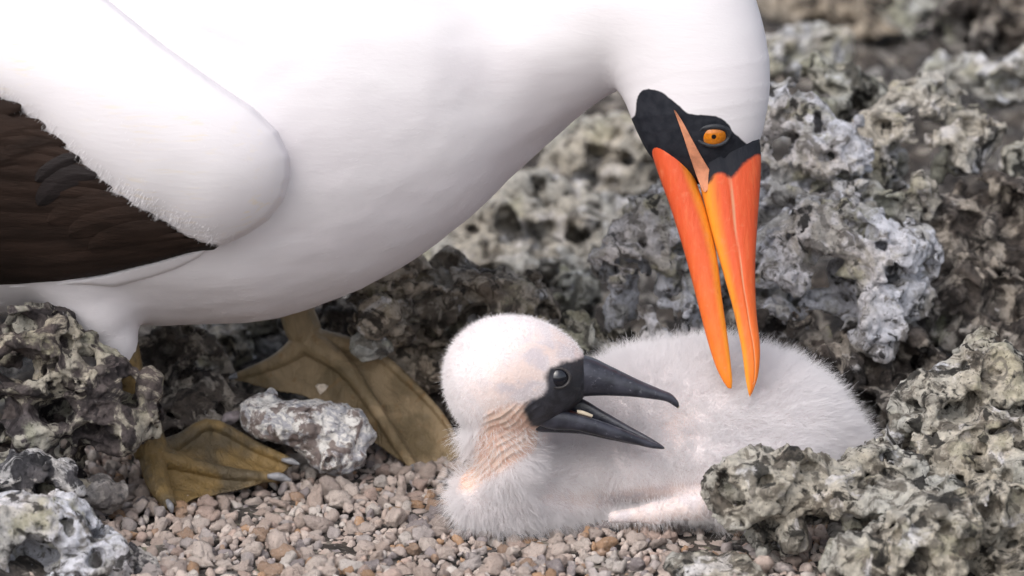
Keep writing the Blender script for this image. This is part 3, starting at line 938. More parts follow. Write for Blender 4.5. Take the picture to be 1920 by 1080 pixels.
def build_adult():
    base = W(420, 905, 4.0)
    base[2] = 0.0
    root = link("booby", None, base=base)
    tag(root, "large white adult seabird bending its orange bill down to the chick", "bird")
    lo = np.array([-46.0, -5.5, 3.0])
    hi = np.array([11.5, 15.5, 28.5])
    f = sdf_grid(bird_sdf, lo, hi, 0.24)
    v, q = surface_nets(f, lo, 0.24)
    # finer skin on the head, where the mask needs a clean edge
    bm = bmesh.new()
    for co in v:
        bm.verts.new(co)
    bm.verts.ensure_lookup_table()
    for qq in q:
        bm.faces.new([bm.verts[i] for i in qq])
    x0 = W(1150, 200, 2.0)[0]
    z1 = W(1300, 120, 2.0)[2]
    es = [e for e in bm.edges if all(vv.co.x > x0 and vv.co.z < z1 + 0.6 for vv in e.verts)]
    bmesh.ops.subdivide_edges(bm, edges=es, cuts=4, use_grid_fill=True)
    bmesh.ops.triangulate(bm, faces=[fc for fc in bm.faces if len(fc.verts) > 4])
    bm.verts.index_update()
    v = np.array([vv.co[:] for vv in bm.verts])
    faces = [[vv.index for vv in fc.verts] for fc in bm.faces]
    bm.free()
    v = project(bird_sdf, v, 2)
    el = np.array([(a_, b_) for fc in faces for a_, b_ in zip(fc, fc[1:] + fc[:1])])
    deg = np.bincount(el[:, 0], minlength=len(v)) + np.bincount(el[:, 1], minlength=len(v))
    for it in range(24):         # even out the joints of the spine without shrinking
        nv = np.stack([np.bincount(el[:, 0], v[el[:, 1], k], len(v)) + np.bincount(el[:, 1], v[el[:, 0], k], len(v)) for k in range(3)], 1) / deg[:, None]
        v = v + (nv - v) * (0.5 if it % 2 == 0 else -0.52)
    px, py = PX(v)
    # soft ruffles of the plumage and the fold in front of the shoulder
    gn = grad(bird_sdf, v)
    gn /= np.linalg.norm(gn, axis=1, keepdims=True) + 1e-6
    bodyw = np.clip((1150 - px) / 120, 0, 1)
    v32 = (v * np.array([0.6, 1, 1])).astype(np.float32)
    ruf = fbm(v32, 0.30, 2, 31) * 0.10 + fbm(v32, 1.1, 2, 35) * 0.025
    fold = np.full(len(v), 1e9)
    for (x0, y0, x1, y1) in ((205, -30, 330, 40), (330, 40, 455, 98), (300, 5, 350, 42)):
        tt = np.clip(((px - x0) * (x1 - x0) + (py - y0) * (y1 - y0)) / ((x1 - x0) ** 2 + (y1 - y0) ** 2), 0, 1)
        fold = np.minimum(fold, np.hypot(px - x0 - tt * (x1 - x0), py - y0 - tt * (y1 - y0)))
    fold = np.where(v[:, 1] < 3, fold, 1e9)
    v = v + gn * (bodyw * ruf - 0.13 * np.exp(-(fold / 16) ** 2) + 0.06 * np.exp(-((fold - 45) / 30) ** 2) * (fold < 200))[:, None]
    d = poly_dist(px, py, [tuple(q) for q in resample(MASK_POLY + MASK_POLY[:1], 120)])
    d = d + fbm(v.astype(np.float32), 5.0, 2, 3) * 0.9
    mask = np.clip(0.5 + d / 8.0, 0, 1)
    mask[px < 1150] = 0
    body = link("body", mesh_data("body", v - base, faces, M_FEATHER, {"mask": mask}), root)
    qa = np.array([fc if len(fc) == 4 else fc + [fc[2]] for fc in faces])
    # short contour-feather barbs, lying back along the body
    wgt = np.where(v[:, 0] > -24, 1.0, 0.05) * np.where(mask > 0.45, 0.0, 1.0) * np.where(px > 1100, 2.2, 1.0)
    p, nn = scatter(v, qa, 70000, wgt)
    seg = np.argmin(np.linalg.norm(p[:, None, :] - SP_C[None], axis=2), 1)
    tan = np.zeros_like(SP_C)
    tan[1:] = SP_C[:-1] - SP_C[1:]
    tan[0] = tan[1]
    tan /= np.linalg.norm(tan, axis=1, keepdims=True)
    tan = (tan + np.roll(tan, -1, 0) * 0.5)
    t = tan[seg] + RNG.normal(0, 0.12, p.shape)
    t = t - nn * (t * nn).sum(1, keepdims=True)
    t /= np.linalg.norm(t, axis=1, keepdims=True) + 1e-9
    L = RNG.uniform(0.14, 0.34, len(p)) * np.where(PX(p)[0] > 1120, 0.7, 1.0)
    hair("contour_barbs", root, base, p - nn * 0.01, t * 0.98 + nn * 0.08, L, -nn * 0.055, 4, 0.006, 0.0015, M_BARB)["kind"] = "stuff"
    return root, base
ADULT, A_BASE = build_adult()

def loft(stations, nring0, width_pow=1.0, groove=None, flat=0.0):
    """rings from one edge (a) to the other edge (b) in the picture plane with half widths; a, b: px, py; Y centre; w half width cm"""
    S = len(stations)
    nring = nring0 * (2 if groove else 1)
    st = resample([[*s[0], *s[1], s[2], s[3]] for s in stations], S * 6)
    V, al, ed, gr = [], [], [], []
    for i, s in enumerate(st):
        A, B = W(s[0], s[1], s[4]), W(s[2], s[3], s[4])
        mid, half = (A + B) / 2, (B - A) / 2
        wd = max(s[5], 0.01)
        for k in range(nring):
            th = 2 * math.pi * k / nring
            c, sn = math.cos(th), math.sin(th)
            u = np.sign(c) * abs(c) ** 0.9
            prof = np.sign(sn) * abs(sn) ** width_pow * (1.0 + flat * u)
            gv = 0.0
            if groove is not None:
                gv = math.exp(-((u - groove(i / (len(st) - 1))) / 0.06) ** 2)
                prof *= 1 - 0.16 * gv
            V.append(mid + half * u + np.array([0, wd * prof, 0]))
            al.append(i / (len(st) - 1))
            ed.append(max(0.0, -u))
            gr.append(gv)
    V = np.array(V)
    n = len(st)
    F = []
    for i in range(n - 1):
        for k in range(nring):
            a, b = i * nring + k, i * nring + (k + 1) % nring
            F.append([a, b, b + nring, a + nring])
    F.append(list(range(nring))[::-1])
    F.append([(n - 1) * nring + k for k in range(nring)])
    return V, F, np.array(al), np.array(ed), np.array(gr)

def build_adult_head():
    b = A_BASE
    # upper mandible: edge a = cutting edge, edge b = ridge
    up = [((1290, 255), (1424, 258), 0, 0.98), ((1304, 310), (1427, 296), 0, 0.92), ((1318, 372), (1425, 350), 0, 0.80), ((1335, 440), (1420, 420), 0, 0.66), ((1358, 520), (1416, 500), 0, 0.53),
          ((1377, 590), (1418, 580), 0, 0.42), ((1391, 660), (1425, 650), 0, 0.33), ((1397, 705), (1422, 700), 0, 0.23), ((1402, 732), (1413, 730), 0, 0.12), ((1405, 743), (1407, 743), 0, 0.03)]
    up = [(p0, p1, 0.35 - 2.75 * np.clip((p0[1] - 240) / 500, 0, 1) ** 1.1, w * 1.08) for p0, p1, _, w in up]
    V, F, al, ed, gr = loft(up, 36, 0.8, groove=lambda t: -0.08 + 0.75 * t ** 1.7, flat=-0.12)
    px, py = PX(V)
    mk = np.clip(0.5 + poly_dist(px, py, [tuple(q) for q in resample([(1290, 200), (1440, 200), (1445, 284), (1418, 292), (1397, 306), (1383, 322), (1370, 334), (1356, 326), (1342, 328), (1325, 345), (1305, 320), (1290, 200)], 80)]) / 20, 0, 1)
    link("upper_mandible", mesh_data("upper_mandible", V - b, F, M_BILL, {"along": al, "edge": ed, "groove": gr, "mask": mk}), ADULT)
    lw = [((1262, 222), (1204, 222), 0, 0.80), ((1279, 262), (1213, 258), 0, 0.84), ((1302, 330), (1234, 325), 0, 0.74), ((1325, 400), (1259, 395), 0, 0.63), ((1344, 480), (1285, 480), 0, 0.53),
          ((1354, 560), (1306, 560), 0, 0.44), ((1364, 630), (1324, 630), 0, 0.35), ((1370, 680), (1340, 682), 0, 0.26), ((1373, 712), (1354, 712), 0, 0.17), ((1372, 728), (1364, 727), 0, 0.06)]
    lw = [(p0, p1, 0.35 - 2.75 * np.clip((p0[1] - 240) / 500, 0, 1) ** 1.1, w * 1.08) for p0, p1, _, w in lw]
    V, F, al, ed, gr = loft(lw, 32, 0.85, flat=-0.1)
    px, py = PX(V)
    mk = np.clip(0.5 + poly_dist(px, py, [(1180, 150), (1280, 150), (1275, 250), (1262, 262), (1250, 250), (1232, 248), (1218, 256), (1200, 262)]) / 14, 0, 1)
    link("lower_mandible", mesh_data("lower_mandible", V - b, F, M_BILL, {"along": al, "edge": ed, "groove": gr, "mask": mk}), ADULT)
    # beige gape plate along the cutting edge, in front of the eye
    plate = np.array([(1263, 206, 1267, 208), (1270, 224, 1281, 230), (1280, 252, 1297, 260), (1291, 286, 1315, 293), (1301, 316, 1331, 320), (1309, 338, 1340, 340), (1314, 350, 1338, 349), (1318, 357, 1330, 356), (1321, 360, 1325, 359)], float)
    st = resample(plate, 30)
    m = 9
    for side in (0, 1):
        u = np.linspace(0, 1, m)
        PXs = st[:, None, 0] * (1 - u) + st[:, None, 2] * u
        PYs = st[:, None, 1] * (1 - u) + st[:, None, 3] * u
        yh = trace(bird_sdf, PXs.ravel(), PYs.ravel()).reshape(PXs.shape)
        # smooth sheet just proud of face and bill base
        t = np.linspace(0, 1, 30)[:, None]
        yb = -0.74 - 0.06 * t + 0.0 * u
        yh = np.where(np.isnan(yh), 9, yh)
        ys = np.minimum(yh, np.where(t > 0.5, yb, 9))
        for _ in range(12):
            pp = np.pad(ys, 1, mode='edge')
            ys = np.minimum(ys, (pp[:-2, 1:-1] + pp[2:, 1:-1] + pp[1:-1, :-2] + pp[1:-1, 2:]) / 4)
        ys = ys - 0.05 - 0.05 * np.sin(np.pi * u)[None, :]
        back = ys + 0.22
        V = np.concatenate([W(PXs, PYs, ys).reshape(-1, 3), W(PXs, PYs, back).reshape(-1, 3)])
        if side:
            V[:, 1] = 2 * 0.45 - V[:, 1]
        n0 = 30 * m
        F = []
        for i in range(29):
            for k in range(m - 1):
                q = i * m + k
                F += [[q, q + 1, q + m + 1, q + m], [n0 + q, n0 + q + m, n0 + q + m + 1, n0 + q + 1]]
        rim = [i * m for i in range(30)] + [29 * m + k for k in range(1, m)] + [i * m + m - 1 for i in range(28, -1, -1)] + [k for k in range(m - 2, 0, -1)]
        F += [[a_, a_ + n0, b_ + n0, b_] for a_, b_ in zip(rim, rim[1:] + rim[:1])]
        link("gape_plate", mesh_data("gape_plate", V - b, F, M_PLATE), ADULT)
    # eye
    px, py = 1338.0, 255.0
    y = float(trace(bird_sdf, np.array([px]), np.array([py]))[0])
    for side in (0, 1):
        c = W(px, py, y)
        out = grad(bird_sdf, c[None])[0]
        out /= np.linalg.norm(out)
        out = out * np.array([0.4, 1, 0.4])
        out /= np.linalg.norm(out)
        if side:
            c = c.copy(); c[1] = 2 * 0.45 - c[1]
            out = out * np.array([1, -1, 1])
        R = 0.66
        ce = c - out * (R - 0.12)
        ax = np.cross(out, [0, 0, 1.0]); ax /= np.linalg.norm(ax)
        ay = np.cross(ax, out)
        V, F, rad = [], [], []
        nr, ns = 18, 32
        for i in range(nr + 1):
            th = i / nr * 1.5
            for k in range(ns):
                ph = 2 * math.pi * k / ns
                V.append(ce + R * (math.cos(th) * out + math.sin(th) * (math.cos(ph) * ax + math.sin(ph) * ay)))
                rad.append(R * math.sin(th))
        for i in range(nr):
            for k in range(ns):
                a0, b0 = i * ns + k, i * ns + (k + 1) % ns
                F.append([a0, a0 + ns, b0 + ns, b0])
        eye = link("eye", mesh_data("eye", np.array(V) - b, F, M_EYE, {"rad": np.array(rad)}), ADULT)
        # eyelid: an almond ring of black skin
        V, F = [], []
        nu, nv = 40, 10
        for i in range(nu):
            a = 2 * math.pi * i / nu
            dx, dy = math.cos(a), math.sin(a)
            cc = c + ax * dx * 0.60 + ay * (dy * 0.37) + out * (0.03 - 0.14 * dx * dx)
            rr = 0.11 if dy > 0 else 0.075
            rdir = ax * dx + ay * dy
            for j in range(nv):
                t = 2 * math.pi * j / nv
                V.append(cc + rdir * rr * math.cos(t) + out * rr * 0.85 * math.sin(t))
        for i in range(nu):
            for j in range(nv):
                F.append([i * nv + j, ((i + 1) % nu) * nv + j, ((i + 1) % nu) * nv + (j + 1) % nv, i * nv + (j + 1) % nv])
        link("eyelid", mesh_data("eyelid", np.array(V) - b, F, M_MASK), eye)

M_PLATE = plain("gape_plate_skin", (0.60, 0.25, 0.14), 0.5, 0.4, 0.3, 1.3, 0.5, 8.0)
M_MASK = plain("black_face_skin", (0.022, 0.024, 0.030), 0.5, 0.4, 0.3, 4.0, 0.4, 14.0)
def eye_mat(name, pupil, r_pupil, iris, r_iris, rim):
    m, N, b = new_mat(name)
    nb = NB(N)
    r = nb.attr("rad")
    n = nb.noise(nb.coords(100.0), 8.0, 4)
    ir = nb.mix(nb.ramp(n, 0.35, 0.65), tuple(x * 0.75 for x in iris), iris)
    col = nb.mix(nb.ramp(r, r_pupil * 0.85, r_pupil * 1.15), pupil, ir)
    col = nb.mix(nb.ramp(r, r_iris * 0.94, r_iris * 1.04), col, rim)
    N.links.new(col, b.inputs["Base Color"])
    b.inputs["Roughness"].default_value = 0.12
    b.inputs["Coat Weight"].default_value = 0.6
    b.inputs["Coat Roughness"].default_value = 0.03
    return m
M_EYE = eye_mat("orange_eye", (0.004, 0.004, 0.004), 0.09, (0.64, 0.19, 0.006), 0.56, (0.02, 0.01, 0.005))
build_adult_head()

# ---- wing
WHITE_WING = [(-700, -420), (-300, -420), (100, -120), (195, 0), (300, 85), (400, 158), (470, 205), (515, 248), (537, 295), (538, 330), (528, 370), (500, 408), (460, 435), (415, 456), (380, 455), (345, 442), (300, 412), (250, 392),
              (200, 350), (150, 310), (120, 280), (60, 225), (0, 186), (-120, 100), (-400, -80), (-700, -250)]
DARK_WING = [(-700, -300), (-400, -150), (-100, 60), (60, 170), (220, 330), (330, 405), (390, 440), (418, 452), (400, 466), (350, 472), (290, 490), (180, 514), (100, 527), (0, 533), (-150, 528), (-400, 480), (-700, 380)]
WHITE_TUFT = [(-700, 400), (-400, 490), (0, 536), (100, 531), (200, 514), (300, 488), (365, 470), (395, 462), (372, 484), (330, 505), (280, 522), (215, 537), (150, 533), (80, 538), (0, 542), (-400, 520), (-700, 430)]

def wing_base_y(px, py):
    """body surface, continued smoothly where the body ends"""
    y = trace(bird_sdf, px.ravel(), py.ravel()).reshape(px.shape)
    y = np.where(np.isnan(y), -0.5, y)
    return y

GX = np.arange(-720, 620, 8.0)
GY = np.arange(-440, 620, 8.0)
_gx, _gy = np.meshgrid(GX, GY, indexing='ij')
_by = wing_base_y(_gx, _gy)
for _ in range(30):      # soften the sheet on which the wing lies
    pp = np.pad(_by, 1, mode='edge')
    _by = (pp[:-2, 1:-1] + pp[2:, 1:-1] + pp[1:-1, :-2] + pp[1:-1, 2:] + 2 * _by) / 6

def samp(gr, x, y):
    fx = np.clip((np.asarray(x, float) - GX[0]) / 8.0, 0, len(GX) - 1.001)
    fy = np.clip((np.asarray(y, float) - GY[0]) / 8.0, 0, len(GY) - 1.001)
    i, j = fx.astype(int), fy.astype(int)
    u, v = fx - i, fy - j
    return (gr[i, j] * (1 - u) + gr[i + 1, j] * u) * (1 - v) + (gr[i, j + 1] * (1 - u) + gr[i + 1, j + 1] * u) * v

def pad_y(px, py, poly, hmax, width, lift):
    d = poly_dist(px, py, poly)
    t = np.clip(d / width, 0, 1)
    hgt = hmax * np.sqrt(np.clip(1 - (1 - t) ** 2, 0, 1))
    return samp(_by, px, py) - lift - np.where(d > 0, hgt, 0) + np.where(d < 0, np.minimum(-d * 0.12, 2.2), 0), d

def pad(name, poly, hmax, width, lift, mat, parent, step=5.0, grow=14):
    xs = np.arange(max(min(a for a, _ in poly), -700) - 20, max(a for a, _ in poly) + 22, step)
    ys = np.arange(min(b for _, b in poly) - 20, max(b for _, b in poly) + 22, step)
    X, Y = np.meshgrid(xs, ys, indexing='ij')
    yy, d = pad_y(X, Y, poly, hmax, width, lift)
    for _ in range(14):          # no ridges along the bisectors of the outline
        pp = np.pad(yy, 1, mode='edge')
        av = (pp[:-2, 1:-1] + pp[2:, 1:-1] + pp[1:-1, :-2] + pp[1:-1, 2:]) / 4
        yy = np.where(d > 6, yy * 0.3 + av * 0.7, yy)
    v = W(X, Y, yy).reshape(-1, 3)
    i = np.arange(X.size).reshape(X.shape)
    q = np.stack([i[:-1, :-1], i[:-1, 1:], i[1:, 1:], i[1:, :-1]], -1).reshape(-1, 4)
    dd = d.ravel()
    q = q[(dd[q] > -grow).any(1)]
    us, inv = np.unique(q, return_inverse=True)
    v2 = v[us]
    q2 = inv.reshape(q.shape)
    o = link(name, mesh_data(name, v2 - A_BASE, q2, mat, {"mask": np.zeros(len(v2))}), parent)
    return o, v2, q2

M_BROWN = plain("dark_brown_feather", (0.024, 0.0145, 0.011), 0.75, 0.15, 0.4, 1.2, 0.5, 7.0, 0.001, stretch=(0.25, 1, 1.0))
M_SLATE = plain("slate_feather", (0.015, 0.0115, 0.0115), 0.6, 0.2, 0.4, 1.2, 0.5, 7.0, 0.001, stretch=(0.25, 1, 1.0))

def build_wing():
    tuft, *_ = pad("flank_tuft", WHITE_TUFT, 0.28, 22, 0.05, M_FEATHER, ADULT, 4.0, 10)
    wing, wv, wq = pad("wing", DARK_WING, 0.75, 110, 0.35, M_BROWN, ADULT)
    # dark flight feathers and coverts, laid over the wing in rows from the tip side up
    def feather(path, wid, lift, mat):
        st = resample(path, 26)
        dirs = np.gradient(st, axis=0)
        dirs /= np.linalg.norm(dirs, axis=1, keepdims=True)
        nrm = np.stack([-dirs[:, 1], dirs[:, 0]], 1)
        V, F = [], []
        m = 9
        for i in range(26):
            t = i / 25
            ww = wid * (0.35 + 0.65 * min(1, t * 3)) * math.sqrt(max(0.0, 1 - max(0, (t - 0.72) / 0.28) ** 2)) + 0.4
            for k in range(m):
                s = k / (m - 1) * 2 - 1
                q = st[i] + nrm[i] * s * ww
                camber = 0.05 * (1 - s * s) + 0.02 * math.exp(-(s / 0.09) ** 2) + 0.02 * s
                V.append((q[0], q[1], lift + camber))
        for i in range(25):
            for k in range(m - 1):
                a = i * m + k
                F.append([a, a + 1, a + m + 1, a + m])
        V = np.array(V)
        y, _ = pad_y(V[:, 0], V[:, 1], DARK_WING, 0.75, 110, 0.35)
        V = W(V[:, 0], V[:, 1], y - V[:, 2])
        n0 = len(V)
        B = V + np.array([0, 0.05, 0])
        F2 = [[n0 + x for x in f[::-1]] for f in F]
        link("feather", mesh_data("feather", np.vstack([V, B]) - A_BASE, F + F2, mat), wing)
    prim = [([(395, 458), (250, 492), (60, 517), (-200, 505), (-420, 450)], 15), ([(370, 452), (230, 475), (40, 495), (-200, 480), (-420, 420)], 17), ([(345, 443), (210, 455), (30, 470), (-200, 450), (-420, 390)], 18),
            ([(320, 428), (190, 434), (20, 442), (-200, 415), (-420, 350)], 19), ([(295, 410), (170, 412), (10, 414), (-200, 380), (-420, 310)], 20), ([(270, 395), (150, 388), (0, 384), (-200, 340), (-420, 260)], 20),
            ([(245, 375), (130, 362), (-10, 352), (-200, 300), (-420, 210)], 20), ([(215, 350), (110, 335), (-20, 318), (-200, 262), (-420, 160)], 20), ([(185, 325), (85, 305), (-30, 284), (-200, 222), (-420, 110)], 20),
            ([(155, 300), (60, 275), (-40, 248), (-200, 180), (-420, 70)], 20), ([(125, 270), (30, 240), (-60, 208), (-200, 140), (-420, 30)], 18)]
    for i, (p, wd) in enumerate(prim):
        feather(p, wd, 0.03 + 0.012 * i, M_BROWN)
    cov = [([(330, 425), (270, 432), (215, 445), (165, 468)], 20), ([(290, 400), (232, 404), (180, 416), (128, 440)], 21), ([(250, 378), (190, 382), (140, 394), (88, 416)], 21),
           ([(130, 262), (75, 270), (30, 288), (-15, 312)], 20), ([(90, 232), (35, 240), (-10, 256), (-60, 284)], 20), ([(40, 200), (-15, 206), (-60, 222), (-110, 250)], 20)]
    for i, (p, wd) in enumerate(cov):
        feather(p, wd, 0.13 + 0.008 * i, M_BROWN)
    for i, (p, wd) in enumerate([([(180, 330), (140, 328), (105, 345), (70, 385)], 20), ([(150, 296), (125, 300), (95, 316), (66, 340)], 13)]):
        feather(p, wd, 0.17 + 0.02 * i, M_SLATE)
    cvt, cv, cq = pad("white_coverts", WHITE_WING, 1.0, 150, 0.72, M_COVERT, ADULT, 5.0, 16)
    # frayed white barbs over the dark edge and over the coverts
    pxv, pyv = PX(cv)
    d = poly_dist(pxv, pyv, WHITE_WING)
    edge_d = poly_dist(pxv, pyv, [(-700, -900), (900, -900), (900, 460), (415, 458)] + WHITE_WING[18:])   # distance from the dark edge
    wt = np.where(d > -2, 1.0, 0.0) * np.where(pxv > 440, 0.02, 1.0) * (0.06 + 6.0 * np.exp(-np.abs(edge_d) / 12.0))
    p, nn = scatter(cv, cq, 8000, wt)
    sgn = np.sign((nn * np.array([0, -1, 0])).sum(1, keepdims=True))
    nn = nn * np.where(sgn == 0, 1, sgn)
    dr = np.array([-0.55, 0.0, -0.84])[None] + RNG.normal(0, 0.22, p.shape)
    dr = dr - nn * (dr * nn).sum(1, keepdims=True)
    pe = poly_dist(*PX(p), [(-700, -900), (900, -900), (900, 460), (415, 458)] + WHITE_WING[18:])
    near = pe < 26
    free = np.array([-0.6, -0.05, -0.8])[None] + RNG.normal(0, 0.11, p.shape)
    dr = np.where(near[:, None], free, dr)
    dr /= np.linalg.norm(dr, axis=1, keepdims=True)
    cl = fbm(p.astype(np.float32), 3.0, 2, 77)
    dr = dr + np.array([0.35, 0, -0.1])[None] * cl[:, None]
    L = RNG.uniform(0.10, 0.24, len(p)) * (1 + 0.8 * cl) * np.where(PX(p)[0] > 300, 0.6, 1.0)
    hair("covert_barbs", cvt, A_BASE, p - nn * 0.005, dr * 0.97 + nn * 0.06, L, -nn * 0.05, 4, 0.007, 0.0015, M_BARB)["kind"] = "stuff"
build_wing()

# ---- legs and webbed feet
def tube(path, radii, n=16, nring=12):
    st = resample([list(W(*p)) + [r] for p, r in zip(path, radii)], n)
    V, F = [], []
    for i in range(n):
        d = st[min(i + 1, n - 1), :3] - st[max(i - 1, 0), :3]
        d /= np.linalg.norm(d)
        a = np.cross(d, [0.3, 1, 0.1]); a /= np.linalg.norm(a)
        b = np.cross(d, a)
        for k in range(nring):
            t = 2 * math.pi * k / nring
            V.append(st[i, :3] + st[i, 3] * (math.cos(t) * a + math.sin(t) * b))
    for i in range(n - 1):
        for k in range(nring):
            x, y = i * nring + k, i * nring + (k + 1) % nring
            F.append([x, y, y + nring, x + nring])
    F.append(list(range(nring))[::-1])
    F.append([(n - 1) * nring + k for k in range(nring)])
    return np.array(V), F

def web(ta, tb, dip, n=26, m=22, thick=0.09, sag=0.12):
    A = resample([list(W(*p)) for p in ta], n)
    B = resample([list(W(*p)) for p in tb], n)
    up, F = [], []
    for j in range(m):
        s = j / (m - 1)
        tmax = 1 - dip * math.sin(math.pi * s) ** 0.8
        for i in range(n):
            t = i / (n - 1) * tmax * (n - 1)
            k = min(int(t), n - 2)
            f = t - k
            a = A[k] * (1 - f) + A[k + 1] * f
            b = B[k] * (1 - f) + B[k + 1] * f
            p = a * (1 - s) + b * s
            u = i / (n - 1)
            ss = math.sin(math.pi * s)
            p = p + np.array([0, 0.5 * sag * ss ** 0.6 * u, -sag * ss ** 0.6 * min(1, u * 2) - 0.06 + (0.07 * math.sin(9 * s + 5 * u) + 0.05 * math.sin(17 * s - 3 * u)) * u * ss])
            up.append(p)
    up = np.array(up)
    nrm = np.array([0, -0.35, 0.94])
    N0 = len(up)
    V = np.vstack([up + nrm * thick / 2, up - nrm * thick / 2])
    for j in range(m - 1):
        for i in range(n - 1):
            a = j * n + i
            F.append([a, a + 1, a + n + 1, a + n])
            F.append([N0 + a, N0 + a + n, N0 + a + n + 1, N0 + a + 1])
    rim = [j * n for j in range(m)] + [(m - 1) * n + i for i in range(1, n)] + [j * n + n - 1 for j in range(m - 2, -1, -1)] + [i for i in range(n - 2, 0, -1)]
    for a, b in zip(rim, rim[1:] + rim[:1]):
        F.append([a, a + N0, b + N0, b])
    return V, F

def foot(name, label, pieces, mat, claws, vox=0.045):
    V, F, o = [], [], 0
    for v, f in pieces:
        V.append(v)
        F += [[x + o for x in g] for g in f]
        o += len(v)
    me = mesh_data(name, np.vstack(V) - A_BASE, F, mat)
    ob = link(name, me, ADULT)
    r = ob.modifiers.new("r", 'REMESH')
    r.mode = 'VOXEL'
    r.voxel_size = vox * CM
    s = ob.modifiers.new("s", 'SMOOTH')
    s.iterations = 4
    dg = bpy.context.evaluated_depsgraph_get()
    nm = bpy.data.meshes.new_from_object(ob.evaluated_get(dg))
    ob.modifiers.clear()
    ob.data = nm
    nm.name = name
    nm.polygons.foreach_set("use_smooth", np.ones(len(nm.polygons), bool))
    nm.materials.clear()
    nm.materials.append(mat)
    for path, rad in claws:
        v, f = tube(path, rad, 12, 12)
        link("claw", mesh_data("claw", v - A_BASE, f, M_CLAW), ob)
    if label:
        ob["label"] = label
    return ob

M_CLAW = plain("grey_claw", (0.22, 0.22, 0.235), 0.4, 0.5, 0.3, 4.0)
M_WEB1 = web_mat("ochre_webbed_skin", (0.095, 0.072, 0.04), (0.225, 0.148, 0.055), (0.07, 0.052, 0.028), 3.0)
M_WEB2 = web_mat("olive_webbed_skin", (0.17, 0.125, 0.066), (0.34, 0.25, 0.145), (0.24, 0.13, 0.045), 8.0)

def build_feet():
    H = (285, 852, 1.3)
    t1 = [H, (296, 905, 0.2), (322, 952, -0.9)]
    t2 = [H, (345, 868, 1.4), (430, 888, 1.6), (520, 896, 1.7)]
    t3 = [H, (338, 826, 2.6), (396, 796, 3.4), (480, 838, 3.3), (550, 868, 3.0)]
    pcs = [tube([(228, 640, 1.0), (246, 720, 1.3), (268, 800, 1.6), H], [0.62, 0.60, 0.72, 0.66]), tube(t1, [0.55, 0.45, 0.24]), tube(t2, [0.55, 0.34, 0.26, 0.2]), tube(t3, [0.5, 0.3, 0.25, 0.22, 0.17]),
           web(t1, t2, 0.16, sag=0.28), web(t2, t3, 0.05, sag=0.28)]
    foot("foot", "near webbed foot, ochre yellow, toes spread over the gravel", pcs, M_WEB1,
         [([(314, 938, -1.0), (320, 950, -1.25), (323, 962, -1.3)], [0.08, 0.13, 0.04]), ([(502, 893, 1.5), (524, 894, 1.42), (546, 901, 1.35)], [0.09, 0.17, 0.05]), ([(528, 862, 2.85), (546, 865, 2.78), (562, 871, 2.7)], [0.07, 0.13, 0.04])])
    H = (578, 636, 9.0)
    t1 = [H, (520, 676, 8.7), (438, 708, 8.4)]
    t2 = [H, (648, 690, 8.0), (700, 760, 7.0), (748, 836, 6.1), (780, 882, 5.4)]
    t3 = [H, (690, 656, 9.0), (768, 716, 8.2), (832, 785, 7.2), (866, 850, 6.0)]
    pcs = [tube([(548, 520, 9.5), (556, 580, 9.3), (570, 620, 9.1), H], [0.80, 0.72, 0.72, 0.6]), tube(t1, [0.55, 0.3, 0.14]), tube(t2, [0.6, 0.36, 0.27, 0.24, 0.2]), tube(t3, [0.55, 0.24, 0.17, 0.13, 0.1]),
           web(t1, t2, 0.36, sag=0.4), web(t2, t3, 0.04, sag=0.4)]
    foot("foot", "far webbed foot, olive brown, draped over the speckled stone", pcs, M_WEB2,
         [([(772, 874, 5.25), (786, 890, 4.95), (798, 910, 4.8)], [0.12, 0.15, 0.04]), ([(444, 704, 8.3), (430, 708, 8.2), (420, 718, 8.1)], [0.12, 0.1, 0.03])])
build_feet()

# ------------------------------------------------------------------ chick
def C(px, py, Y, r, k=1.0):
    return (W(px, py, Y), r / 50.0, k)
_hp = resample([(940, 706, 101, 1.05), (988, 700, 86, 1.1), (1028, 703, 60, 1.15), (1056, 710, 34, 1.2)], 13)
HEAD = [C(a, b, -4.0, c, d) for a, b, c, d in _hp]
JAW = [C(1000, 754, -4.0, 38, 1.15), C(1036, 764, -4.0, 26, 1.2)]
NECK = [C(932, 740, -4.0, 78), C(944, 812, -3.8, 57), C(948, 862, -3.6, 52), C(950, 925, -2.8, 70)]
CHEST = [C(908, 926, -3.3, 54), C(980, 915, -2.2, 76), C(1100, 890, -0.8, 100)]
BODY = [C(1100, 880, 0.4, 110, 0.9), C(1220, 815, 0.9, 142, 0.85), C(1340, 812, 1.0, 154, 0.85), C(1450, 832, 1.0, 142, 0.9), C(1560, 860, 1.0, 70, 0.9)]
FLANK = [C(1060, 890, -1.6, 60), C(1200, 870, -1.9, 68), C(1330, 880, -1.9, 84), C(1450, 880, -1.4, 90)]
FLIPPER = [C(1150, 970, -3.9, 11), C(1230, 962, -3.8, 18), C(1310, 945, -3.6, 28), C(1420, 905, -2.8, 60)]

def chain(p, ch, k):
    f = None
    for (a, ra, ka), (b, rb, kb) in zip(ch[:-1], ch[1:]):
        e = cap(p, a, b, ra, rb, ka, kb)
        f = e if f is None else smin(f, e, k)
    return f

def chick_sdf(p):
    h = smin(chain(p, HEAD, 0.5), chain(p, JAW, 0.3), 0.35)
    h = smin(h, chain(p, NECK, 0.5), 0.35)
    b = smin(chain(p, CHEST, 0.6), chain(p, BODY, 0.9), 0.8)
    b = smin(b, chain(p, FLANK, 0.5), 0.25)
    f = smin(h, b, 0.3)
    return smin(f, chain(p, FLIPPER, 0.3), 0.10)

